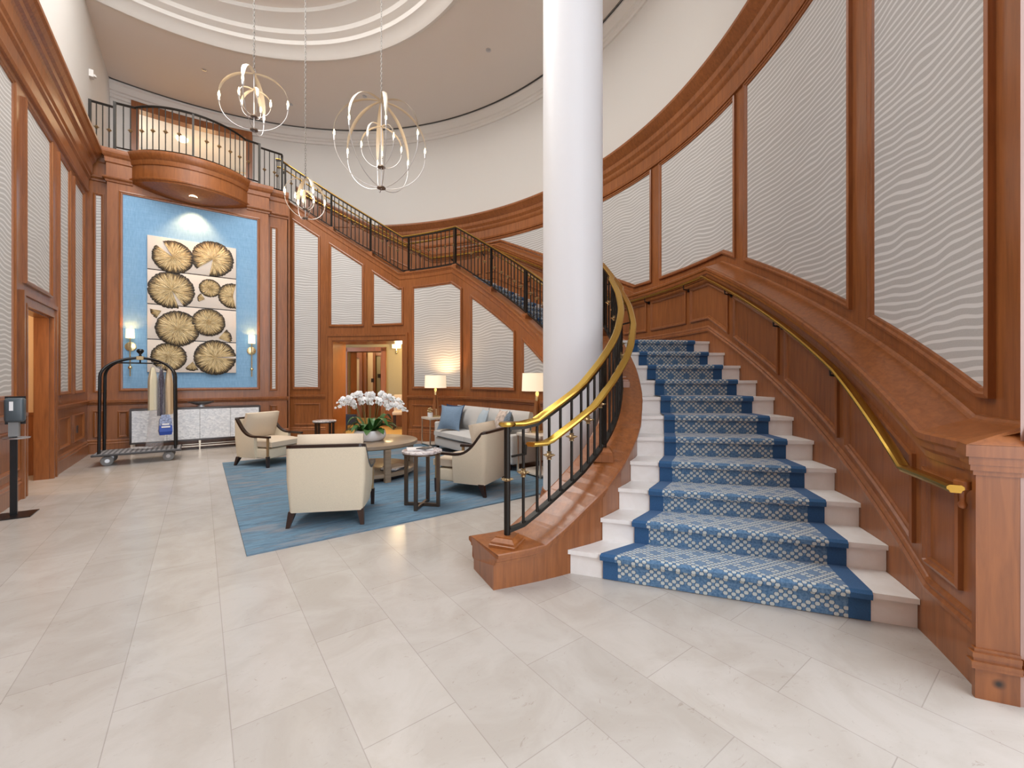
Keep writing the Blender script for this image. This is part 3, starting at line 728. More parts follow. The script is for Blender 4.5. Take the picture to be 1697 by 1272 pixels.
# carpet runner
run = empty('stair_runner', (0, 0, 0), 0, 'blue carpet runner with pale dotted bands running up the marble steps', 'carpet runner')
def rl(t): return r_in(t) + .235 if t < -30 else r_in(t) + .235
R1 = 6.675
def runner_part(f0, f1, m, name):
    """f = offsets as functions of t giving inner/outer radius; the ribbon follows treads and risers"""
    b = MB(); path = []; vlen = 0
    for k in range(1, 33):
        zb, z = (k-1)*RISE, k*RISE; t0 = NOS[k]; t1 = NOS[k+1]
        ns = .026 / 6.2 * 180/PI; th_ = .011
        path += [(t0 - .012/6.2*57.3, zb + (.004 if k == 1 else th_)), (t0 - .012/6.2*57.3, z-.045), (t0-ns-.012/6.2*57.3, z-.036), (t0-ns-.014/6.2*57.3, z-.006), (t0-ns, z+th_)]
        nn = max(1, int((t1-t0)/2))
        path += [(t0 + (t1-t0-.2)*i/nn, z+th_) for i in range(1, nn+1)]
    rings = []; vv = 0; prev = None; uvr = []
    for t, z in path:
        a, c = f0(t), f1(t); p = [pol(a + (c-a)*i/6, t, z) for i in range(7)]
        if prev is not None:
            q = (Vector(p[3]) - Vector(prev)).length; vv += q
        prev = p[3]; rings.append(p); uvr.append([((a-R1) + (c-a)*i/6, vv) for i in range(7)])
    n = 7; vs = [p for r in rings for p in r]; fs = []; uvs = []
    for i in range(len(rings)-1):
        for j in range(n-1):
            fs.append((i*n+j, i*n+j+1, (i+1)*n+j+1, (i+1)*n+j)); uvs.append([uvr[i][j], uvr[i][j+1], uvr[i+1][j+1], uvr[i+1][j]])
    b.add(vs, fs, False, uvs)
    o = b.build(name, m, run)
    return o
runner_part(lambda t: rl(t)+.10, lambda t: R1-.105, M_['runner'], 'patterned_field')
runner_part(rl, lambda t: rl(t)+.10, M_['runner_border'], 'border')
runner_part(lambda t: R1-.105, lambda t: R1, M_['runner_border'], 'border')

# ------------------------------------------------------------------ iron railings
def rm(t): return r_in(t) - .17 if t < -34 else (r_s(t) + r_in(t))/2
def hr_z(t): return 1.075 if t < -57.6 else lerp(t, [-57.6, -50], [1.075, nos(-50)+.985]) if t < -50 else nos(t) + .985 if t < -29.25 else nos(t) + lerp(t, [-29.25, -12], [.985, .985])
collar_me = None
def collar_mesh():
    b = MB()
    b.lathe([(.012, -.03), (.020, -.028), (.014, -.018), (.026, -.006), (.030, 0), (.026, .006), (.014, .018), (.020, .028), (.012, .03)], n=10)
    for k in range(8):
        a = k*PI/4; b.tube([(.016*math.cos(a), .016*math.sin(a), 0), (.044*math.cos(a), .044*math.sin(a), .004)], [.011, .003], 5)
    return b
_bal = {}
def bar(parent, x, y, z0, z1, w, name='baluster', collar=False, cz=None):
    key = (round(w, 4), name)
    if key not in _bal:
        b = MB(); 
        if name == 'baluster': b.lathe([(w/2, 0), (w/2, 1)], n=10)
        else: b.box(-w/2, w/2, -w/2, w/2, 0, 1)
        o = b.build(name, M_['iron'], parent); _bal[key] = o
    else: o = _bal[key].copy(); COL.objects.link(o); o.parent = parent
    o.location = (x, y, z0); o.scale = (1, 1, z1-z0)
    if collar:
        if 'c' not in _bal: c = collar_mesh().build('collar', M_['antique'], o); _bal['c'] = c
        else: c = _bal['c'].copy(); COL.objects.link(c); c.parent = o
        c.location = (0, 0, (cz-z0)/(z1-z0)); c.scale = (1, 1, 1/(z1-z0))
    return o
def railing(label, t0, t1, newels, skip_start=False):
    r = empty('stair_railing', (0, 0, 0), 0, label, 'railing', 'iron railings of the winding stair')
    ts = steps(t0, t1, 1)
    bot = lambda t: cap_z(t) + .085
    b = MB(); psweep(b, ts, lambda t: [(rm(t)-.022, bot(t)-.012), (rm(t)+.022, bot(t)-.012), (rm(t)+.022, bot(t)+.012), (rm(t)-.022, bot(t)+.012)]); b.build('bottom_rail', M_['iron'], r)
    b = MB(); psweep(b, ts, lambda t: [(rm(t)-.018, hr_z(t)-.055), (rm(t)+.018, hr_z(t)-.055), (rm(t)+.018, hr_z(t)-.03), (rm(t)-.018, hr_z(t)-.03)]); b.build('top_bar', M_['iron'], r)
    def hsec(R, z): return [(R-.020, z-.032), (R+.020, z-.032), (R+.026, z-.022), (R+.032, z-.018), (R+.032, z-.008), (R+.022, z), (R-.022, z), (R-.032, z-.008), (R-.032, z-.018), (R-.026, z-.022)]
    b = MB(); psweep(b, ts, lambda t: hsec(rm(t), hr_z(t)), smooth=True)
    if t0 < -58: x, y = pol(rm(t0), t0); b.lathe([(0, hr_z(t0)-.03), (.052, hr_z(t0)-.03), (.062, hr_z(t0)-.016), (.052, hr_z(t0)), (0, hr_z(t0)+.001)], (x, y, 0), 20)
    b.build('handrail', M_['brass'], r, smooth_angle=30)
    # lower rail, carried on brackets towards the steps
    lo = lambda t: max(.93, hr_z(t) - .135)
    l0 = t0 + .5 if t0 < -58 else t0
    b = MB(); psweep(b, steps(l0, t1, 1), lambda t: hsec(rm(t)+.115, lo(t)), smooth=True); b.build('lower_handrail', M_['brass'], r, smooth_angle=30)
    arc = []; t = t0; last = None
    # equal spacing measured along the slope
    d = 0; prev = None; tt = t0; i = 0
    while tt <= t1 + 1e-6:
        p = Vector((*pol(rm(tt), tt), hr_z(tt)))
        if prev is not None: d += (p-prev).length
        prev = p
        if d >= .118*i - 1e-6:
            if min(abs(tt-q) for q in newels) > .55 and (tt - t0 > .7 or t0 < -58): arc.append(tt)
            i += 1
        tt += .05
    for j, t in enumerate(arc):
        x, y = pol(rm(t), t); z0, z1 = bot(t), hr_z(t)-.03
        bar(r, x, y, z0, z1, .021, collar=(j % 2 == 0), cz=z0 + (z1-z0)*.52)
    for t in newels:
        x, y = pol(rm(t), t); R = rm(t)
        first = t < -58
        n = bar(r, x, y, cap_z(t)+.03, hr_z(t)-.03, .040 if not first else .044, 'newel_post' if not first else 'baluster', collar=first, cz=.68)
        if first: n.name = 'newel_post'
        b = MB(); w = .085 if not first else .10
        an = rad(t); M = Matrix.Translation((x, y, cap_z(t))) @ Matrix.Rotation(an, 4, 'Z')
        b.loft([[M @ Vector((sx*q, sy*q, z)) for sx, sy in ((-1, -1), (1, -1), (1, 1), (-1, 1))] for q, z in ((w*.95, -.05), (w*.95, .012), (w*.86, .016), (w*.86, .03), (w*.62, .052), (w*.6, .06))])
        if not first: b.build('post_block', M_['wood'], r)
        else: b.build('post_block', M_['wood'], r)
        if not first or True:
            b = MB()
            x2, y2 = pol(R+.115, t+.7); x1_, y1_ = pol(R+.01, t+.7)
            b.tube([(x1_, y1_, lo(t)-.11), (x2, y2, lo(t)-.085), (x2, y2, lo(t)-.02)], .009, 6); b.build('rail_bracket', M_['iron'], r)
    return r
railing('black iron railing with brass handrails along the lowest flight, curling past the white column', -59.3, -9.5, [-59.3, -49.9, -40, -30, -20, -10.5])
railing('black iron railing with thin brass handrail along the middle flight and its landing', -9.3, 35.6, [-2.6, 8.7, 19.8, 33.6])
railing('black iron railing with slim handrail along the top flight below the balcony doorway', 35.65, 67.6, [44.2, 54.4, 65.5])

# brass handrail on the wainscot
wh = empty('wall_handrail', (0, 0, 0), 0, 'polished brass handrail fixed to the wainscot beside the marble steps', 'handrail')
b = MB()
def wz(t): return .90 if t < -56.9 else lerp(t, [-56.9, -50], [.90, nos(-50)+.865]) if t < -50 else nos(t) + .865
def wsec(t):
    R = RU - .085; z = wz(t)
    return [(R-.018, z-.034), (R+.018, z-.034), (R+.022, z-.024), (R+.03, z-.019), (R+.03, z-.008), (R+.02, z), (R-.02, z), (R-.03, z-.008), (R-.03, z-.019), (R-.022, z-.024)]
psweep(b, steps(-60.9, 66, 1), wsec, smooth=True); b.build('rail', M_['brass'], wh, smooth_angle=30)
for t in (-49.25, -41.45, -33.35, -25.45, -17.3, -9.3, -1.4, 6.5, 14.5, 22.5, 30.5, 38.5, 46.5, 54.5):
    b = MB(); x1, y1 = pol(RU-.002, t); x2, y2 = pol(RU-.085, t); z = wz(t)
    b.tube([(x1, y1, z-.10), (x2, y2, z-.085), (x2, y2, z-.036)], .009, 6); b.lathe([(0, 0), (.025, 0), (.025, .008), (0, .012)], n=10, M=Matrix.Translation((x1, y1, z-.10)) @ Matrix.Rotation(rad(t)-PI/2, 4, 'Z') @ Matrix.Rotation(PI/2, 4, 'X'))
    b.build('bracket', M_['black'], wh)

# white column
col = empty('column', (3.092, 3.124, 0), 0, 'white round column rising from a brown wooden plinth beside the staircase', 'column')
b = MB(); b.lathe([(.305, .25), (.305, 8.24)], n=64); b.build('shaft', M_['column'], col)
b = MB(); b.lathe([(.335, 0), (.335, .17), (.325, .185), (.33, .20), (.318, .225), (.318, .24), (.306, .25)], n=48); b.build('plinth', M_['wood'], col)

# ------------------------------------------------------------------ balcony over the blue panel
bal = empty('balcony', (-.12, YB, 5.1), 0, 'curved cherry wood balcony bulging out above the blue panel', 'balcony')
HB, SG = .925, .47
RB = (HB*HB + SG*SG)/(2*SG); YC = RB - SG            # local: centre at y=+YC, front at y=-SG
def barc(n=28, dr=0, ext=0):
    a = math.asin(HB/RB); out = []
    for i in range(n+1):
        q = -a + 2*a*i/n; r = RB + dr; out.append((r*math.sin(q), YC - r*math.cos(q)))
    return out
def bsw(prof):                                       # prof [(z local, d outwards)]
    cols = [[(p[0], min(p[1], 0), z) for p, z in zip([barc(dr=d)[i] for _, d in prof], [z for z, _ in prof])] for i in range(29)]
    return cols
b = MB(); b.loft(bsw([(.0, 0), (.01, .02), (.035, .03), (.05, .05), (.075, .055), (.09, .03), (.10, .012), (.33, .012), (.34, .03), (.36, .035), (.42, .045), (.45, .07), (.50, .09), (.53, .10), (.56, .10), (.575, .085), (.575, -.3)]), False, False, True); b.build('fascia', M_['wood'], bal, smooth_angle=22)
b = MB()
fr = barc(); rows = []
for j in range(9):
    u = j/8; row = []
    for p in fr:
        wall_z = -.17 * (1 - (p[0]/HB)**2); yy = p[1]*(1-u); zz = 0 + wall_z * math.sin(u*PI/2)
        row.append((p[0], yy, zz))
    rows.append(row)
b.loft(rows, False, False, True); b.build('soffit', M_['wood'], bal)
b = MB(); b.lathe([(0, 0), (.055, 0), (.075, -.006), (.08, .004), (.08, .03)], n=18); b.build('downlight', M_['spot'], bal, Matrix.Translation((0, -.24, -.10)))
# flat-topped return of the balcony floor
b = MB(); b.prism([(p[0], min(p[1], .3)) for p in fr] + [(HB, .12), (-HB, .12)], .555, .574); b.build('floor_board', M_['wood'], bal)
br = empty('balcony_railing', (-.12, YB, 5.675), 0, 'black iron balcony railing with gold knuckles bowing out over the blue panel', 'railing')
path = [(-1.175, .02)] + [(p[0], p[1]+.03) for p in barc(40) if abs(p[0]) < .90] + [(1.155, .02)]
# left wing set back beside the corner
wing = [(-1.535, .20), (-1.19, .20)]
pts = []
def dens(path, d=.02):
    out = []
    for i in range(len(path)-1):
        a, c = Vector(path[i]), Vector(path[i+1]); n = max(1, int((c-a).length/d))
        out += [a.lerp(c, k/n) for k in range(n)]
    return out + [Vector(path[-1])]
rwing = [(1.20, .16), (1.62, .20), (1.655, .42)]
for pp in (path, wing, rwing):
    q = dens(pp); b = MB(); b.tube([(p.x, p.y, .055) for p in q], .014, 4); b.build('bottom_rail', M_['iron'], br)
    b = MB(); b.tube([(p.x, p.y, .88) for p in q], .022, 6); b.build('handrail', M_['iron'], br)
q = dens(path); acc = 0; lastp = q[0]; idx = 0
for p in q:
    acc += (p-lastp).length; lastp = p
    if acc >= .108*idx:
        mid = abs(p.x) < .03
        if .03 < acc and abs(p.x - 1.155) > .03: bar(br, p.x, p.y, .04, .88, .034 if mid else .018, 'newel_post' if mid else 'baluster', collar=(idx % 2 == 0 and not mid), cz=.42)
        idx += 1
for i in range(1, 4): bar(br, -1.535 + .345*i/4, .20, .04, .88, .018, collar=(i != 2), cz=.42)
for x, y in ((1.27, .167), (1.37, .177), (1.47, .186), (1.56, .194)): bar(br, x, y, .04, .88, .018, collar=(x in (1.27, 1.47)), cz=.42)
for x, y in ((1.635, .28), (-1.535, .20), (-1.175, .02), (1.155, .02)): bar(br, x, y, 0, .90, .045, 'newel_post')
# ------------------------------------------------------------------ rug and seating
b = MB(); b.box(.285, 3.95, 3.83, 8.37, 0, .012); tag(b.build('area_rug', M_['rug']), 'large blue and grey abstract rug under the seating group', 'rug')
ZR = .012
def bez(pts, n=10):
    out = []
    for i in range(n+1):
        t = i/n; q = [Vector(p) for p in pts]
        while len(q) > 1: q = [q[k].lerp(q[k+1], t) for k in range(len(q)-1)]
        out.append(q[0])
    return out
def lounge_chair(label, loc, rz):
    t = empty('lounge_chair', loc, rz, label, 'armchair', 'cream lounge chairs on the rug')
    # plan path of the shell with its height
    W = .355
    side = bez([(W, .06, .47), (W, -.06, .47), (W, -.19, .50), (W-.003, -.25, .66), (W-.006, -.33, .735)], 12)
    corner = bez([(W-.006, -.33, .735), (W-.012, -.365, .74), (W-.06, -.375, .742)], 4)[1:]
    half = side + corner
    path = half + [Vector((-p.x, p.y, p.z)) for p in half[::-1]]
    rings = []
    n = len(path)
    for i, p in enumerate(path):
        tg = (path[min(i+1, n-1)] - path[max(i-1, 0)]); tg.z = 0; tg.normalize(); nr = Vector((-tg.y, tg.x, 0))     # inwards
        if nr.dot(Vector((0, .1, 0)) - p) < 0: nr = -nr
        lean = (p.z - .13) * .02
        o0 = Vector((p.x, p.y, .13)) + nr*.03; o1 = Vector((p.x, p.y, p.z-.012)); 
        rings.append([o0, (o0+o1)/2 - nr*.012, o1, o1 + nr*.055, Vector((p.x, p.y, .13)) + nr*.085])
    b = MB(); b.loft(rings, True, True, True); b.build('shell', M_['cream'], t, smooth_angle=35)
    def trim(pts, w=.052, h=.03):
        rr = []; m = len(pts)
        for i, p in enumerate(pts):
            d = pts[min(i+1, m-1)] - pts[max(i-1, 0)]; d.normalize(); hz = Vector((-d.y, d.x, 0)).normalized(); up = d.cross(hz)
            if up.z < 0: up = -up
            if hz.dot(Vector((0, 0, 0)) - p) < 0: hz = -hz
            q = p + hz*.026
            rr.append([q + hz*(sx*w/2) + up*(sz*h/2) for sx, sz in ((-1, -1), (1, -1), (1, 1), (-1, 1))])
        return rr
    arm = [Vector((W-.012, .335, .468)), Vector((W-.006, .2, .470)), Vector((W, .12, .472))]
    full = arm + half + [Vector((-p.x, p.y, p.z)) for p in half[::-1]] + [Vector((-p.x, p.y, p.z)) for p in arm[::-1]]
    b = MB(); b.loft(trim(full), True, True); b.build('trim_rail', M_['wood_dark'], t)
    b = MB(); b.rbox(-.31, .31, -.31, .315, .135, .285, .02); b.build('seat_frame', M_['cream'], t)
    b = MB(); b.cushion(-.305, .305, -.27, .36, .285, .42, .018, n=10, tuck=.45); b.build('seat_cushion', M_['tan'], t)
    M = Matrix.Translation((0, -.205, .605)) @ Matrix.Rotation(rad(-14), 4, 'X') @ Matrix.Rotation(PI/2, 4, 'X')
    b = MB(); b.cushion(-.30, .30, -.225, .225, -.065, .065, .022, M, n=10, tuck=.62); b.build('back_cushion', M_['tan'], t)
    for s in (-1, 1):
        b = MB(); b.box(s*(W-.035)-.011, s*(W-.035)+.011, .285, .318, .17, .458); b.build('arm_post', M_['bronze_tan'], t)
        b = MB(); b.loft([[(s*(W-.035)+sx*q, .30+sy*q, z) for sx, sy in ((-1, -1), (1, -1), (1, 1), (-1, 1))] for q, z in ((.017, 0), (.021, .17))]); b.build('leg', M_['wood_dark'], t)
        b = MB(); b.loft([[(s*(x)+sx*q, y+sy*q, z) for sx, sy in ((-1, -1), (1, -1), (1, 1), (-1, 1))] for q, z, x, y in ((.016, 0, .325, -.36), (.032, .14, .300, -.305))]); b.build('leg', M_['wood_dark'], t)
    return t
M_['bronze_tan'] = mat('tan_metal_post', (.36, .25, .13), .4, .5)
lounge_chair('cream lounge chair with its back to the camera, nearest on the blue rug', (1.09, 4.475, ZR), rad(-26.5))
lounge_chair('cream lounge chair facing right in front of the white cabinet', (.914, 7.884, ZR), rad(-144.2))
lounge_chair('cream lounge chair seen from its side, next to the black stair railing', (2.73, 4.55, ZR), rad(30))

# sofa
so = empty('sofa', (4.0, 6.28, ZR), 0, 'pale grey linen sofa with loose cushions against the cherry dado', 'sofa')
Y0, Y1 = -1.28, 1.30
b = MB(); b.rbox(-.33, .36, Y0+.08, Y1-.08, .09, .25, .02); b.build('base', M_['sofa'], so)
b = MB(); b.rbox(.20, .375, Y0+.02, Y1-.02, .12, .80, .04); b.build('back', M_['sofa'], so)
for s, y0, y1 in ((0, Y0, Y0+.13), (1, Y1-.13, Y1)):
    b = MB(); b.rbox(-.30, .37, y0, y1, .09, .54, .03); b.build('arm', M_['sofa'], so)
for y0, y1 in ((Y0+.13, .01), (.01, Y1-.13)):
    b = MB(); b.cushion(-.37, .20, y0+.004, y1-.004, .255, .415, .014, n=10, tuck=.5); b.build('seat_cushion', M_['sofa'], so)
    M = Matrix.Translation((.13, (y0+y1)/2, .635)) @ Matrix.Rotation(rad(14), 4, 'Y') @ Matrix.Rotation(PI/2, 4, 'Y')
    b = MB(); b.cushion(-.22, .22, -(y1-y0)/2+.01, (y1-y0)/2-.01, -.07, .07, .03, M, n=10, tuck=.5); b.build('back_cushion', M_['sofa'], so)
for x in (-.27, .30):
    for y in (Y0+.1, Y1-.1):
        b = MB(); b.loft([[(x+sx*q, y+sy*q, z) for sx, sy in ((-1, -1), (1, -1), (1, 1), (-1, 1))] for q, z in ((.018, 0), (.026, .095))]); b.build('leg', M_['wood_dark'], so)
def pillow(label, loc, rz, tilt, w, h, m, th=.066):
    M = Matrix.Translation(loc) @ Matrix.Rotation(rz, 4, 'Z') @ Matrix.Rotation(tilt, 4, 'Y') @ Matrix.Rotation(PI/2, 4, 'Y')
    b = MB(); b.cushion(-h/2, h/2, -w/2, w/2, -.012, .012, th, n=14, corner=.10, tuck=.95)
    o = b.build('throw_pillow', m); o.matrix_world = M
    return tag(o, label, 'pillow', 'throw pillows on the sofa')
pillow('square chambray blue pillow standing at the left end of the sofa', (3.745, 7.00, .665), rad(22), rad(16), .49, .44, M_['blue_pillow'])
pillow('navy pillow hidden behind the chambray one at the left end of the sofa', (3.91, 7.20, .67), rad(14), rad(18), .48, .44, M_['navy'])
pillow('light blue pillow leaning in the middle of the sofa', (3.855, 6.07, .655), rad(-20), rad(18), .44, .42, M_['lightblue_pillow'])
pillow('blush printed pillow toward the right end of the sofa', (3.89, 5.58, .675), rad(-18), rad(16), .40, .40, M_['pattern_pillow'])
pillow('slate blue pillow at the right arm of the sofa', (3.80, 5.24, .68), rad(-32), rad(12), .36, .40, M_['greyblue_pillow'])

# coffee table
ct = empty('coffee_table', (1.95, 6.10, ZR), 0, 'round taupe wood coffee table with lower shelf, holding the orchid bowl', 'coffee table')
b = MB(); b.lathe([(0, .43), (.655, .43), (.68, .445), (.68, .485), (.672, .49), (0, .49)], n=64); b.build('table_top', M_['wood_table'], ct)
b = MB(); b.lathe([(0, .05), (.60, .05), (.64, .06), (.64, .105), (.63, .112), (0, .112)], n=48); b.build('shelf', M_['wood_table'], ct)
b = MB(); b.lathe([(0, 0), (.56, 0), (.56, .05), (0, .05)], n=40); b.build('plinth', M_['wood_dark'], ct)
for k in range(4):
    a = rad(-87 + 90*k); M = Matrix.Rotation(a, 4, 'Z') @ Matrix.Translation((.645, 0, 0))
    b = MB(); b.box(-.03, .03, -.04, .04, 0, .432, M); b.build('leg', M_['wood_table'], ct)
# magazines on the shelf and paper on the front side table
def magazine(loc, rz, w, d, h, m, label):
    b = MB(); b.box(-w/2, w/2, -d/2, d/2, 0, h)
    o = b.build('magazine', m); o.location = loc; o.rotation_euler = (0, 0, rz); tag(o, label, 'magazine', 'magazines around the coffee table')
magd = mat('dark_magazine_cover', (.05, .05, .055), .35); magw = mat('tan_magazine_cover', (.52, .40, .30), .4)
magazine((2.16, 5.66, ZR+.113), .4, .30, .23, .02, magd, 'dark covered magazine at the bottom of the stack on the coffee table shelf')
magazine((2.15, 5.67, ZR+.134), .7, .29, .22, .018, M_['paper'], 'white magazine in the middle of the stack on the coffee table shelf')
magazine((2.17, 5.65, ZR+.153), .25, .27, .21, .016, magw, 'tan topped magazine on the stack on the coffee table shelf')
magazine((1.72, 5.68, ZR+.113), -.5, .28, .21, .03, M_['paper'], 'white magazine lying alone on the left of the coffee table shelf')

def side_table(label, loc, leg_m):
    t = empty('side_table', loc, 0, label, 'side table', 'round marble topped side tables')
    b = MB(); b.lathe([(0, .575), (.205, .575), (.212, .58), (.212, .597), (.206, .602), (0, .602)], n=40); b.build('marble_top', M_['marble_top'], t)
    b = MB(); b.lathe([(.17, .56), (.205, .56), (.205, .575), (.17, .575), (.17, .56)], n=40); b.build('rim', leg_m, t)
    for k in range(4):
        a = rad(45+90*k); M = Matrix.Rotation(a, 4, 'Z') @ Matrix.Translation((.18, 0, 0))
        b = MB(); b.box(-.017, .017, -.017, .017, 0, .562, M); b.build('leg', leg_m, t)
    for k in range(2):
        M = Matrix.Rotation(rad(45+90*k), 4, 'Z'); b = MB(); b.box(-.163, .163, -.015, .015, .002 + .0006*k, .032 + .0006*k, M); b.build('cross_bar', leg_m, t)
    return t
side_table('marble topped bronze side table with papers, between the two nearer cream chairs', (1.915, 4.215, ZR), M_['bronze'])
side_table('marble topped side table on dark legs, by the doorway behind the orchid', (1.89, 8.54, 0), M_['wood_dark'])
magazine((1.90, 4.24, ZR+.603), -.35, .27, .20, .014, M_['paper'], 'white papers lying open on the front marble side table')
magazine((1.94, 4.19, ZR+.618), .5, .16, .12, .008, magd, 'small dark booklet beside the papers on the front marble side table')

# end tables, lamps, small pots
def end_table(label, loc, sx, sy, h=.585):
    t = empty('end_table', loc, 0, label, 'end table', 'metal framed end tables beside the sofa')
    b = MB(); b.rbox(-sx/2, sx/2, -sy/2, sy/2, h-.045, h, .006); b.build('table_top', M_['stone'], t)
    for x in (-1, 1):
        for y in (-1, 1):
            b = MB(); b.box(x*(sx/2-.014)-.011, x*(sx/2-.014)+.011, y*(sy/2-.014)-.011, y*(sy/2-.014)+.011, 0, h-.045); b.build('leg', M_['champagne'], t)
    b = MB(); b.box(-sx/2+.01, sx/2-.01, -sy/2+.01, sy/2-.01, .025, .045); b.build('lower_shelf', M_['stone'], t)
    return t
M_['stone'] = mat('cream_stone_top', (.70, .64, .55), .3)
end_table('cream topped metal end table at the left end of the sofa', (3.93, 8.07, ZR), .38, .42)
end_table('cream topped metal end table at the right end of the sofa, behind the railing', (3.96, 4.66, ZR), .46, .54)
def table_lamp(label, loc):
    t = empty('table_lamp', loc, 0, label, 'table lamp', 'obelisk table lamps with drum shades')
    b = MB(); b.box(-.075, .075, -.05, .05, 0, .03); b.build('base', M_['brass_pale'], t)
    for s in (-1, 1):
        b = MB(); b.loft([[(s*(x)+sx*w, sy*d, z) for sx, sy in ((-1, -1), (1, -1), (1, 1), (-1, 1))] for x, w, d, z in ((.052, .020, .042, .03), (.014, .012, .028, .46))]); b.build('side_slab', M_['copper'], t)
    b = MB(); b.loft([[(sx*w, sy*w, z) for sx, sy in ((-1, -1), (1, -1), (1, 1), (-1, 1))] for w, z in ((.028, .03), (.024, .16), (.012, .17))]); b.build('glass_block', M_['acrylic'], t)
    b = MB(); b.lathe([(0, .46), (.032, .46), (.026, .58), (.012, .60), (.012, .66), (0, .66)], n=14); b.build('neck', M_['brass_pale'], t)
    b = MB(); b.lathe([(.212, .605), (.225, .605), (.215, .865), (.211, .865), (.219, .61), (.212, .605)], n=40); b.build('lamp_shade', M_['shade'], t)
    b = MB(); b.sphere((0, 0, .73), .03, 10, 1.3); b.build('bulb', M_['bulb'], t)
    return t
M_['copper'] = mat('copper_wood', (.45, .22, .10), .3, .5)
table_lamp('lit drum shade table lamp on the end table left of the sofa', (3.95, 8.03, ZR+.587))
table_lamp('lit drum shade table lamp half hidden by the white column, right of the sofa', (3.95, 4.72, ZR+.587))
def small_pot(label, loc, m_leaf, hgt):
    t = empty('small_plant', loc, 0, label, 'potted plant', 'little potted plants on the end tables')
    b = MB(); b.lathe([(0, 0), (.045, 0), (.055, .01), (.055, .10), (.049, .10), (.049, .085), (0, .085)], n=20); b.build('pot', M_['ceramic'], t)
    for k in range(11):
        a = k*2.4; r = .018 + .03*((k*37) % 10)/10; z = .10 + hgt*((k*53) % 10)/10
        b = MB(); b.tube([(0, 0, .085), (r*.5*math.cos(a), r*.5*math.sin(a), z*.8), (r*math.cos(a), r*math.sin(a), z)], .003, 5)
        b.lathe([(0, -.018), (.016, -.008), (.02, .004), (.010, .014), (0, .016)], (r*math.cos(a)*1.2, r*math.sin(a)*1.2, z+.01), 8); b.build('sprig', m_leaf, t)
    return t
small_pot('small white pot of pale dried flowers on the left end table', (3.81, 7.99, ZR+.587), mat('dried_flower', (.50, .38, .20), .8), .085)
small_pot('small white pot with golden sprigs on the right end table', (3.84, 4.84, ZR+.587), mat('golden_sprig', (.42, .30, .06), .7), .05)

# orchid bowl
orc = empty('orchid_planter', (1.95, 6.06, ZR+.491), 0, 'white bowl of arching white orchids on the coffee table', 'orchid')
b = MB(); b.lathe([(0, 0), (.165, 0), (.19, .012), (.215, .05), (.222, .09), (.212, .13), (.205, .15), (.196, .15), (.20, .12), (0, .12)], n=48); b.build('bowl', M_['ceramic'], orc)
b = MB(); b.lathe([(0, .128), (.19, .128), (.198, .12)], n=24); b.build('moss', M_['stem'], orc)
rng = random.Random(5)
for k in range(26):
    a = k*2.399 + .3; Lf = .17 + .17*rng.random(); w = .040 + .018*rng.random(); rise = .04 + .15*rng.random() * (1 if k % 3 else 1.4)
    r0 = .03 + .08*rng.random(); ca, sa = math.cos(a), math.sin(a); b = MB(); rings = []
    for i in range(9):
        u = i/8; rr = r0 + Lf*u; z = .13 + rise*math.sin(u*PI*.75)*1.15 - .05*u*u; ww = w*(math.sin(PI*(.08+.92*u))**.6 if u < 1 else .02) * (1 if u < .98 else .2)
        c = Vector((rr*ca, rr*sa, z)); s_ = Vector((-sa, ca, 0)); rings.append([c - s_*ww + Vector((0, 0, ww*.35)), c + Vector((0, 0, -.002)), c + s_*ww + Vector((0, 0, ww*.35)), c + Vector((0, 0, .003))])
    b.loft(rings, True, True, True); b.build('leaf', M_['leaf'], orc)
def blossom_mesh():
    b = MB()
    for k in range(5):
        a = PI/2 + k*2*PI/5; L_, w = (.034, .020) if k in (1, 4) else (.032, .013); ca, sa = math.cos(a), math.sin(a); rings = []
        for i in range(6):
            u = i/5; ww = w*math.sin(PI*(.1+.88*u))**.7; c = Vector((L_*u*ca, L_*u*sa, .006*math.sin(u*PI) - .004*u)); s_ = Vector((-sa, ca, 0))
            rings.append([c - s_*ww, c + Vector((0, 0, .002)), c + s_*ww, c - Vector((0, 0, .002))])
        b.loft(rings, True, True, True)
    b.sphere((0, 0, .006), .007, 6)
    return b
bl0 = None; M_['lip'] = mat('orchid_lip', (.75, .62, .25), .6)
cam_dir = Vector((-.42, -.78, 0))
right = Vector((.80, -.595, 0)); back_ = Vector((.595, .80, 0))
stems = [(-.52, .52, .05), (-.44, .60, -.06), (-.34, .65, .06), (-.20, .68, -.04), (-.07, .66, .07), (.07, .66, -.06), (.22, .68, .03), (.36, .64, -.05), (.48, .58, .04), (.55, .48, -.02)]
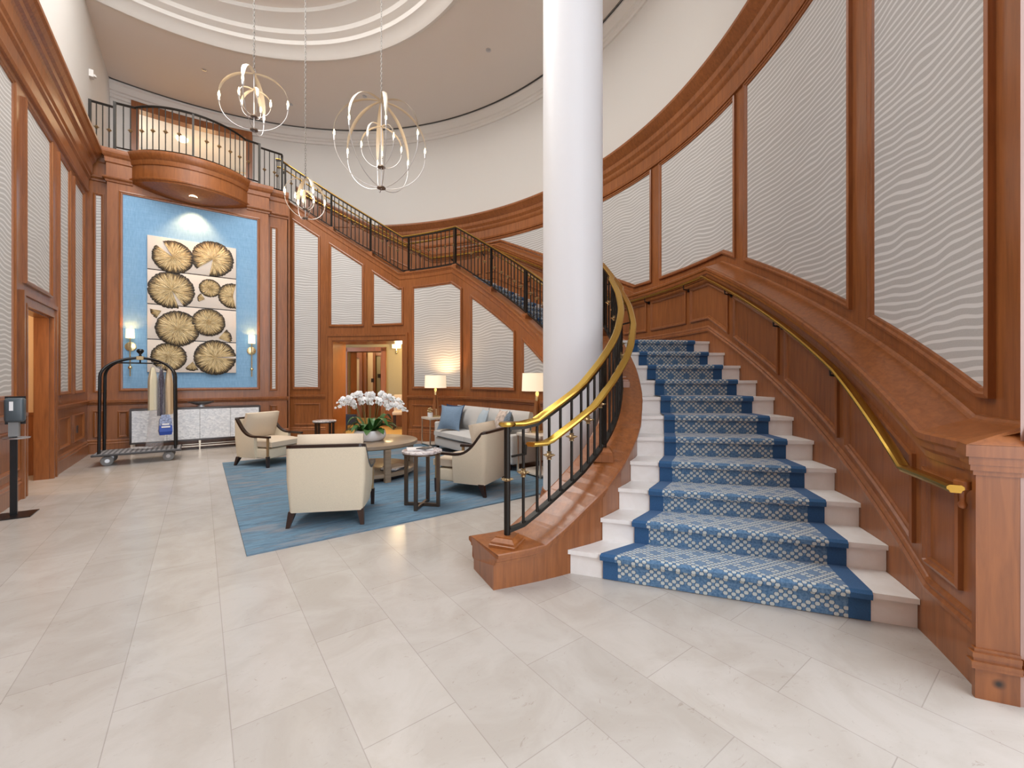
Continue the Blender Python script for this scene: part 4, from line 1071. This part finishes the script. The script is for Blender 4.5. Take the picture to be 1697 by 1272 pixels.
for si, (ex, ez, ey) in enumerate(stems):
    base = right*(ex*.16) + back_*(ey*.6) + Vector((0, 0, .12))
    tip = right*ex + back_*ey + Vector((0, 0, ez-.06))
    c1 = base + right*(ex*.22) + Vector((0, 0, .40)); c2 = right*(ex*.55) + back_*ey + Vector((0, 0, ez + .14))
    p = bez([base, c1, c2, tip], 22); b = MB(); b.tube(p, .0036, 5); b.build('flower_stem', M_['stem'], orc)
    for j in range(10):
        u = .47 + .53*j/9; q = p[int(u*22)]
        sgn = 1 if j % 2 else -1
        if bl0 is None: o = blossom_mesh().build('blossom', M_['petal'], orc); bl0 = o
        else: o = bl0.copy(); COL.objects.link(o); o.parent = orc
        s = 1.02 + .3*rng.random() if j < 9 else .55
        fwd = (cam_dir + right*(ex*.9 + rng.uniform(-.5, .5)) + Vector((0, 0, rng.uniform(-.1, .45)))).normalized()
        rot = fwd.to_track_quat('Z', 'Y').to_matrix().to_4x4()
        o.matrix_local = Matrix.Translation(q + cam_dir*.012*sgn + Vector((0, 0, .012*sgn - .012)) + right*rng.uniform(-.012, .012)) @ rot @ Matrix.Rotation(rng.uniform(-.5, .5), 4, 'Z') @ Matrix.Scale(s, 4)

# ------------------------------------------------------------------ along the blue wall
cr = empty('credenza', (-.015, 10.5, 0), 0, 'low black framed cabinet with white shell doors under the blue panel', 'cabinet')
hx = 1.03
b = MB()
for x0, x1, z0, z1 in ((-hx, hx, .80, .835), (-hx, hx, .185, .215), (-hx, -hx+.025, .215, .80), (hx-.025, hx, .215, .80)): b.box(x0, x1, -.20, .20, z0, z1)
b.box(-hx+.025, hx-.025, -.17, .20, .215, .80); b.build('carcass', M_['wood_dark'], cr)
for i in range(4):
    x0 = -hx+.028 + i*(2*hx-.056)/4; b = MB(); b.box(x0+.003, x0+(2*hx-.056)/4-.003, -.20, -.172, .218, .797); d = b.build('door', M_['capiz'], cr)
for x in (-1.0, 0, 1.0):
    for y in (-.17, .17):
        b = MB(); b.loft([[(x+sx*q, y+sy*q, z) for sx, sy in ((-1, -1), (1, -1), (1, 1), (-1, 1))] for q, z in ((.009, 0), (.018, .185))]); b.build('leg', M_['champagne'], cr)
b = MB(); b.box(-1.0, 1.0, -.176, -.164, .065, .08); b.box(-1.0, 1.0, .164, .176, .065, .08); b.build('stretcher', M_['champagne'], cr)
bo = empty('oval_bowl', (.005, 10.47, .836), 0, 'silver footed oval bowl with dark inside on the white shell cabinet', 'bowl')
b = MB(); b.lathe([(0, 0), (.07, 0), (.06, .015), (.045, .03), (.12, .05), (.20, .085), (.225, .10), (.215, .10), (.18, .085), (0, .06)], n=36, sy=.5); b.build('body', M_['nickel'], bo)
b = MB(); b.lathe([(.212, .099), (.17, .078), (.0, .066)], n=36, sy=.5); b.build('lining', M_['black'], bo)

art = empty('wall_art', (-.112, YB, 2.84), 0, 'tall four panel relief of gold lotus discs on cream, hung on the blue wall', 'artwork')
zs = [1.51, 2.158, 2.84, 3.512, 4.175]; AX0, AX1 = -.83, .605
for i in range(4):
    b = MB(); b.rbox(AX0+.112, AX1+.112, -.05, -.012, zs[i]-2.84+.010, zs[i+1]-2.84-.010, .006, n=2); b.build('canvas', M_['canvas'], art)
b = MB(); b.box(AX0+.114, AX1+.110, -.016, -.002, 1.53-2.84, 4.16-2.84); b.build('hanging_frame', M_['wood_dark'], art)
def leaf_disc(X, Z, R, a0=0, a1=360, dep=.055, seed=1, xmax=None):
    g = random.Random(seed); n = max(8, int((a1-a0)/360*110)); b = MB(); vs = []; uv = []
    radii = [0, .12, .35, .6, .85, 1.0]
    for j in range(n+1):
        a = rad(a0 + (a1-a0)*j/n); rr = R*(1 + g.uniform(-.025, .02))
        for k, q in enumerate(radii):
            z = dep + (.010*(1-q) if q < 1 else -.004) + (g.uniform(-.004, .004) if k else 0)
            x = X + rr*q*math.cos(a)
            if xmax is not None: x = min(x, xmax)
            vs.append((x, -z, Z + rr*q*math.sin(a))); uv.append(((a0 + (a1-a0)*j/n)/57.3 + seed*3.1, q))
    m = len(radii); fs = []; us = []
    for j in range(n):
        for k in range(m-1):
            f = (j*m+k, (j+1)*m+k, (j+1)*m+k+1, j*m+k+1); fs.append(f); us.append([uv[i] for i in f])
        # rim wall back to the canvas
    base = len(vs)
    for j in range(n+1):
        x, y, z = vs[j*m+m-1]; vs.append((x, -.046, z)); 
    for j in range(n):
        f = (j*m+m-1, (j+1)*m+m-1, base+j+1, base+j); fs.append(f); us.append([(uv[j*m][0], 1.0)]*4)
    b.add(vs, fs, False, us)
    return b.build('lotus_disc', M_['gold_leaf'], art)
for i, (X, Z, R, a0, a1, dp) in enumerate([(-.442, 3.797, .325, -218, 118, .062), (.203, 3.871, .365, -100, 222, .055), (-.461, 3.143, .368, -58, 288, .056), (.152, 3.261, .187, -130, 228, .056), (.546, 3.146, .268, 78, 282, .056), (-.366, 2.39, .352, 0, 360, .062), (.132, 2.555, .283, 0, 360, .066), (-.503, 1.823, .282, 0, 360, .056), (.241, 1.835, .362, 6, 358, .058)]):
    leaf_disc(X+.112, Z-2.84, R, a0, a1, dp, i+1, xmax=AX1+.112 if i == 4 else None)
for i, (X, Z, R, a0, a1) in enumerate([(-.62, 2.72, .17, 172, 245), (.30, 2.24, .235, -22, 55), (-.13, 1.74, .19, 228, 300), (.065, 3.03, .125, 120, 215)]):
    leaf_disc(X+.112, Z-2.84, R, a0, a1, .054, i+20)

def wall_sconce(label, x):
    t = empty('wall_sconce', (x, YB-.006, 2.0), 0, label, 'wall lamp', 'brass sconces on the blue wall')
    b = MB(); b.lathe([(0, 0), (.085, 0), (.085, .012), (.07, .018), (0, .02)], n=28, M=Matrix.Rotation(PI/2, 4, 'X')); b.build('back_plate', M_['brass_pale'], t)
    b = MB(); b.tube([(0, -.015, .0), (0, -.09, .0)], .012, 8); b.tube([(0, -.09, -.56), (0, -.09, .17)], .010, 8); b.build('stem', M_['brass_pale'], t)
    b = MB(); b.sphere((0, -.09, -.40), .032, 14); b.build('ball', M_['brass_pale'], t)
    b = MB(); b.tube([(0, -.09, -.40), (0, -.005, -.40)], .008, 6); b.build('wall_pin', M_['brass_pale'], t)
    b = MB(); b.lathe([(.02, .155), (.066, .155), (.062, .33), (.058, .33), (.061, .16), (.02, .16)], (0, -.09, 0), 24); b.build('lamp_shade', M_['sconce_shade'], t)
wall_sconce('slim brass wall sconce with lit shade left of the gold relief, above the luggage cart', -1.07)
wall_sconce('slim brass wall sconce with lit shade right of the gold relief', .885)

# luggage cart
lc = empty('luggage_cart', (-.82, 9.42, 0), 0, 'black birdcage luggage cart with patterned deck beside the left wall', 'luggage cart')
b = MB(); b.rbox(-.54, .54, -.29, .29, .165, .20, .012); b.build('deck', M_['deck'], lc)
b = MB(); b.tube([(-.545, -.295, .18), (.545, -.295, .18), (.545, .295, .18), (-.545, .295, .18)], .018, 8, closed=True); b.build('bumper', M_['pattern_grey'], lc)
for s in (-1, 1):
    for x in (-1, 1):
        p = [(x*.47, s*.23, .20), (x*.465, s*.225, .8), (x*.46, s*.22, 1.42)]
        p += [(x*.46*math.cos(q), s*(.22*(1-math.sin(q)**1.3)*1 + .02), 1.42 + .315*math.sin(q)) for q in [PI/2*i/9 for i in range(1, 9)]] + [(x*.03, s*.022, 1.736)]
        b = MB(); b.tube(p, .021, 10); b.build('hoop_tube', M_['black'], lc)
b = MB(); b.box(-.045, .045, -.05, .05, 1.705, 1.765); b.build('hub_block', M_['antique'], lc)
b = MB(); b.lathe([(.02, 1.765), (.016, 1.80), (.045, 1.835), (.05, 1.86), (.035, 1.885), (0, 1.89)], n=16); b.build('knob', M_['black'], lc)
b = MB(); b.tube([(0, 0, 1.71), (0, 0, 1.655)], .012, 8); b.tube([(-.36, 0, 1.65), (.36, 0, 1.65)], .011, 8); b.build('hanging_bar', M_['black'], lc)
for x in (-.38, .38):
    for y in (-.21, .21):
        M = Matrix.Translation((x, y, .08)) @ Matrix.Rotation(rad(12 if x < 0 else -8), 4, 'Z') @ Matrix.Rotation(PI/2, 4, 'X')
        b = MB(); b.lathe([(0, -.022), (.06, -.022), (.078, -.014), (.08, 0), (.078, .014), (.06, .022), (0, .022)], n=24, M=M); w = b.build('wheel', M_['wheel'], lc)
        b = MB(); b.lathe([(0, -.026), (.03, -.026), (.03, .026), (0, .026)], n=14, M=M); b.build('hub', M_['nickel'], w)
        b = MB(); b.box(x-.035, x+.035, y-.03, y+.03, .145, .166); b.build('caster_plate', M_['black'], lc)
# garments under film hanging from the bar
def garment(name, label, cat, x, y, w, d, z0, z1, m, sh=.35, seed=3):
    g = random.Random(seed); t = empty(name, (lc.location.x + x, lc.location.y + y, 0), 0, label, cat, 'clothes hanging on the luggage cart')
    rings = []; n = 16
    for i in range(13):
        u = i/12; z = z1 + (z0-z1)*u; k = sh + (1-sh)*min(1, u*3.5)**.7 + .10*u
        ring = []
        for j in range(n):
            a = 2*PI*j/n; fold = 1 + .12*math.sin(3*a + seed) * u + .07*math.sin(5*a+seed*2 + u*2)
            ring.append((w/2*k*fold*math.cos(a), d/2*k*fold*math.sin(a), z))
        rings.append(ring)
    b = MB(); b.loft(rings, True, True, True); b.build('cloth', m, t)
    b = MB(); b.tube([(0, 0, z1-.01), (0, 0, z1+.05), (.0, .02, 1.668), (0, 0, 1.672), (0, -.012, 1.664)], .004, 6); b.build('hanger_hook', M_['nickel'], t)
    return t
garment('cream_garment', 'cream garment hanging foremost on the luggage cart bar', 'clothes', .165, -.05, .125, .28, .86, 1.58, mat('cream_cloth', (.66, .59, .42), .9), seed=2)
garment('dark_garment', 'dark patterned garment hanging in the middle of the luggage cart bar', 'clothes', .275, -.04, .09, .26, .76, 1.55, fabric('dark_print_cloth', (.10, .09, .12), 40, .5), seed=4)
garment('tan_garment', 'tan garment hanging on the right of the luggage cart bar', 'clothes', .375, -.02, .105, .26, .78, 1.57, mat('tan_cloth', (.62, .47, .30), .9), seed=6)
t = empty('shopping_bag', (lc.location.x+.34, lc.location.y-.215, 0), rad(12), 'blue and white plastic bag hanging low among the clothes on the luggage cart', 'bag')
b = MB(); b.loft([[(sx*w, sy*dd, z) for sx, sy in ((-1, -1), (1, -1), (1, 1), (-1, 1))] for w, dd, z in ((.078, .03, .44), (.088, .045, .50), (.085, .03, .60))], smooth=False); b.build('lower_panel', mat('royal_blue_plastic', (.012, .06, .36), .35), t)
b = MB(); b.loft([[(sx*w, sy*dd, z) for sx, sy in ((-1, -1), (1, -1), (1, 1), (-1, 1))] for w, dd, z in ((.085, .03, .60), (.08, .03, .70), (.05, .012, .78))]); b.build('upper_panel', fabric('grey_blue_plastic', (.26, .31, .46), 45, .5, .4), t)
b = MB(); b.tube([(-.03, 0, .77), (-.02, .10, 1.1), (0, .19, 1.648), (.02, .10, 1.1), (.03, 0, .77)], .004, 6); b.build('strap', M_['film'], t)
b = MB(); 
for k in range(2): b.box(-.06+.01*k, .055-.012*k, -.0485+.003*k, -.044, .565+.045*k, .59+.045*k)
b.build('print_band', M_['ceramic'], t)
t = empty('garment_film', (lc.location.x+.25, lc.location.y-.04, 0), 0, 'clear plastic garment cover trailing from the clothes onto the luggage cart deck', 'garment cover')
rings = []; g = random.Random(9)
for i in range(15):
    u = i/14; z = 1.60 + (.225-1.60)*u; w = .05 + .075*min(1, u*3); sx = -.07*max(0, u-.6)*2.5
    rings.append([(sx + w*(1+.16*math.sin(4*a+u*5))*math.cos(a), .15*min(1, .35+u*2)*(1+.12*math.sin(3*a+2))*math.sin(a)*.95, z) for a in [2*PI*j/18 for j in range(18)]])
b = MB(); b.loft(rings, True, False, True); b.build('film_body', M_['film'], t)
b = MB()
for k in range(4):
    cx_, cy_ = -.16 - .05*k, -.05 + .04*k; b.cushion(cx_-.09, cx_+.09, cy_-.07, cy_+.07, .225, .232, .012+.005*(k % 2), n=5, tuck=.8)
b.build('film_train', M_['film'], t)

# hand sanitiser stand
ss = empty('sanitizer_stand', (-1.505, 6.37, 0), rad(0), 'black floor stand with a grey hand sanitiser dispenser at the left edge', 'sanitizer stand')
b = MB(); b.box(-.14, .14, -.15, .15, 0, .008); b.build('base_plate', M_['black'], ss)
b = MB(); b.box(-.035, .015, .014, .034, .008, 1.10); b.build('pole', M_['black'], ss)
b = MB(); b.rbox(-.055, .085, -.085, .002, .945, 1.185, .025); b.build('dispenser', mat('slate_plastic', (.065, .085, .10), .3), ss)
b = MB(); b.box(-.065, .075, .003, .013, .92, 1.20); b.build('back_plate', M_['black'], ss)
b = MB(); b.box(-.015, .012, -.088, -.083, 1.06, 1.15); b.build('label_strip', M_['ceramic'], ss)
b = MB(); b.box(-.03, .04, -.05, .0, .80, .944); b.build('nozzle_shroud', M_['wheel'], ss)
b = MB(); b.lathe([(0, 0), (.09, .0), (.095, .012), (.085, .006), (0, .006)], (.03, -.06, .78), 18); b.build('drip_tray', M_['nickel'], ss)

# hall furniture beyond the doorway
def hp(x, y, z): return HM @ Vector((x, y, z))
t = empty('hall_bench', hp(-1.62, 6.85, .004), ha - PI/2, 'dark blue upholstered bench just inside the doorway under the stair', 'bench')
b = MB(); b.rbox(-.30, .30, -.25, .25, .14, .40, .02); b.build('seat', M_['navy'], t)
for x in (-.25, .25):
    for y in (-.2, .2): b = MB(); b.box(x-.02, x+.02, y-.02, y+.02, 0, .14); b.build('leg', M_['wood_dark'], t)
t = empty('hall_chair', hp(-.02, 7.25, .004), ha - PI/2 + rad(20), 'striped side chair with dark legs against the olive wall past the doorway', 'chair')
m_str = mat('striped_fabric', (.6, .5, .42), .9)
wv = N(m_str, 'ShaderNodeTexWave'); wv.inputs['Scale'].default_value = 9; L(m_str, coords(m_str), wv.inputs['Vector']); L(m_str, ramp(m_str, wv.outputs['Fac'], [(.35, (.62, .54, .46)), (.5, (.30, .20, .14)), (.65, (.66, .56, .46))]), bsdf(m_str).inputs['Base Color'])
b = MB(); b.rbox(-.26, .26, -.26, .24, .40, .50, .03); b.build('seat', m_str, t)
b = MB(); b.rbox(-.26, .26, .19, .27, .46, .95, .03); b.build('backrest', m_str, t)
for x in (-.22, .22):
    for y in (-.22, .22): b = MB(); b.box(x-.02, x+.02, y-.02, y+.02, 0, .40); b.build('leg', M_['wood_dark'], t)

# ------------------------------------------------------------------ chandeliers
def arm_set(t, n, R, zc, zr, phase, zhub, ztop, leafw, bulb_r):
    """n arms: a flat leaf arching from the top hub out to a candle socket, a thin rod curving back to the bottom hub"""
    for k in range(n):
        a = phase + 2*PI*k/n; ca, sa = math.cos(a), math.sin(a); s_ = Vector((-sa, ca, 0))
        up = bez([(0, 0, ztop), (.62*R, 0, ztop+.02*R), (1.0*R, 0, zc+.55*R), (R, 0, zc+.06*R)], 14)
        rings = []
        for i, p in enumerate(up):
            u = i/14; w = leafw*(.25 + .75*math.sin(PI*min(1, .08+u*.85))**.8) * (1 if u < .85 else 1 - (u-.85)*3)
            c = Vector((p.x*ca, p.x*sa, p.z)); nrm = Vector((ca*.004, sa*.004, .004))
            rings.append([c - s_*w - nrm*.3, c + nrm, c + s_*w - nrm*.3, c - nrm])
        b = MB(); b.loft(rings, True, True, True); arm = b.build('leaf_arm', M_['champagne_leaf'], t)
        x, y = R*.985*ca, R*.985*sa
        b = MB(); b.lathe([(0, -.12*R), (.014, -.12*R), (.017, -.02*R), (.012, 0), (0, 0)], (x, y, zc), 10); b.build('socket', M_['nickel'], arm)
        b = MB(); b.lathe([(0, 0), (.012, .003), (bulb_r, .03), (bulb_r*.8, .06), (.004, .095), (0, .10)], (x, y, zc), 10); b.build('bulb', M_['bulb'], arm)
        lo = bez([(R*.985, 0, zc-.12*R), (R*.97, 0, zc-.60*R), (R*.5, 0, zhub-.03*R), (.03, 0, zhub)], 12)
        b = MB(); b.tube([(p.x*ca, p.x*sa, p.z) for p in lo], .006 if R > .4 else .005, 6); b.build('rod', M_['nickel'], arm)
M_['champagne_leaf'] = mat('champagne_leaf', (.52, .46, .38), .40, .7)
def chandelier(label, loc, R, n_out, n_in, ph, zceil, lightw, hgt):
    t = empty('chandelier', loc, 0, label, 'chandelier', 'globe chandeliers of curved leaves and candle bulbs')
    top = hgt; bot = -hgt
    arm_set(t, n_out, R, .0, R, ph, bot, top, .034 if R > .5 else .032, .017)
    arm_set(t, n_in, R*.47, -.02*R, R*.5, ph+.5, -.52*hgt, .42*hgt, .024, .015)
    b = MB(); b.tube([(0, 0, bot-.02), (0, 0, top+.02)], .008, 8)
    b.build('centre_rod', M_['nickel'], t)
    for z, r in ((bot, .07*R+.02), (-.52*hgt, .06*R+.02)):
        b = MB(); b.lathe([(0, z-.012), (r, z-.008), (r*.95, z+.010), (0, z+.012)], n=18); b.build('hub', M_['bronze'], t)
    b = MB(); b.tube([(.02*math.cos(q), 0, top+.04+.02*math.sin(q)) for q in [2*PI*i/10 for i in range(10)]], .005, 5, closed=True)
    z = top + .06; k = 0; end = zceil - loc[2] - .02
    while z < end:
        l_ = .055; M = Matrix.Translation((0, 0, z+l_/2-.008)) @ Matrix.Rotation(PI/2*(k % 2), 4, 'Z')
        b.tube([M @ Vector((.011*math.cos(q), 0, (l_/2)*math.sin(q))) for q in [2*PI*i/8 for i in range(8)]], .0035, 4, closed=True); z += l_-.014; k += 1
    b.build('chain', M_['chain'], t)
    b = MB(); b.lathe([(0, 0), (.06, 0), (.065, -.012), (.03, -.03), (0, -.03)], (0, 0, zceil-loc[2]), 18); b.build('ceiling_cap', M_['nickel'], t)
    ld = bpy.data.lights.new('chandelier_glow', 'POINT'); ld.energy = lightw; ld.color = (1, .78, .52); ld.shadow_soft_size = R*.8
    lo = bpy.data.objects.new('chandelier_glow', ld); COL.objects.link(lo); lo.parent = t
    return t
chandelier('left chandelier of curved leaf arms, level with the balcony railing', (.611, 7.012, 5.33), .445, 4, 5, rad(-112), 8.62, 9, .40)
chandelier('largest globe chandelier, hanging just left of the white column', (2.416, 6.920, 5.28), .735, 8, 5, rad(-104), 8.62, 16, .72)
chandelier('smallest globe chandelier, hanging lowest in front of the upper stair flight', (1.359, 7.454, 4.29), .315, 4, 5, rad(-80), 8.62, 6, .31)
# ------------------------------------------------------------------ light, sky, camera
def light(name, kind, loc, energy, col=(1, 1, 1), size=.1, rot=None, spot=None, sy=None):
    d = bpy.data.lights.new(name, kind); d.energy = energy; d.color = col
    if kind == 'AREA':
        d.size = size
        if sy: d.shape = 'RECTANGLE'; d.size_y = sy
    else: d.shadow_soft_size = size
    if spot: d.spot_size = spot; d.spot_blend = .7
    o = bpy.data.objects.new(name, d); COL.objects.link(o); o.location = loc
    if rot: o.rotation_euler = rot
    return o
W = bpy.data.worlds.new('sky'); SC.world = W; W.use_nodes = True
bg = W.node_tree.nodes['Background']; bg.inputs[0].default_value = (.88, .935, 1.0, 1); bg.inputs[1].default_value = 3.3
# added disc light brightens the rotunda from the dome; then sconce, lamp and hall lights
light('dome_fill', 'AREA', (-.2, 6.272, 8.56), 480, (1, .97, .93), 5.6, None).data.shape = 'DISK'
light('sconce_glow', 'POINT', (-1.07, YB-.10, 2.26), 3.6, (1, .45, .10), .05)
light('sconce_glow', 'POINT', (.885, YB-.10, 2.26), 3.6, (1, .45, .10), .05)
light('balcony_spot', 'SPOT', (-.12, YB-.26, 4.90), 70, (1, .50, .19), .05, (rad(14), 0, 0), rad(95))
light('lamp_glow', 'POINT', (3.95, 8.03, 1.33), 26, (1, .64, .32), .08)
light('lamp_glow', 'POINT', (3.95, 4.72, 1.33), 26, (1, .64, .32), .08)
x, y = pol(8.0, 85); light('corridor_glow', 'POINT', (x, y, 7.3), 11, (1, .68, .36), .3)
x, y = pol(8.0, 95); light('corridor_glow', 'POINT', (x, y, 7.3), 9, (1, .80, .52), .3)
q = HM @ Vector((.35, 6.45, 2.35)); light('hall_glow', 'POINT', q, 120, (1, .72, .38), .25)
q = HM @ Vector((-2.6, 9.3, 2.6)); light('lobby_glow', 'POINT', q, 40, (1, .78, .48), .25)
light('side_room_glow', 'POINT', (XL-1.0, 7.9, 2.2), 32, (1, .74, .46), .2)
cam = bpy.data.cameras.new('camera'); co = bpy.data.objects.new('camera', cam); COL.objects.link(co)
co.location = (0, 0, 1.36); co.rotation_euler = (PI/2, 0, rad(-36.5))
cam.sensor_fit = 'HORIZONTAL'; cam.sensor_width = 36; cam.lens = 697/1697*36; cam.shift_x = 0; cam.shift_y = -6/1697
cam.clip_start = .05; cam.clip_end = 200
SC.camera = co
SC.view_settings.view_transform = 'Standard'; SC.view_settings.look = 'None'; SC.view_settings.gamma = 1; SC.view_settings.use_curve_mapping = False
SC.view_settings.exposure = 0.22
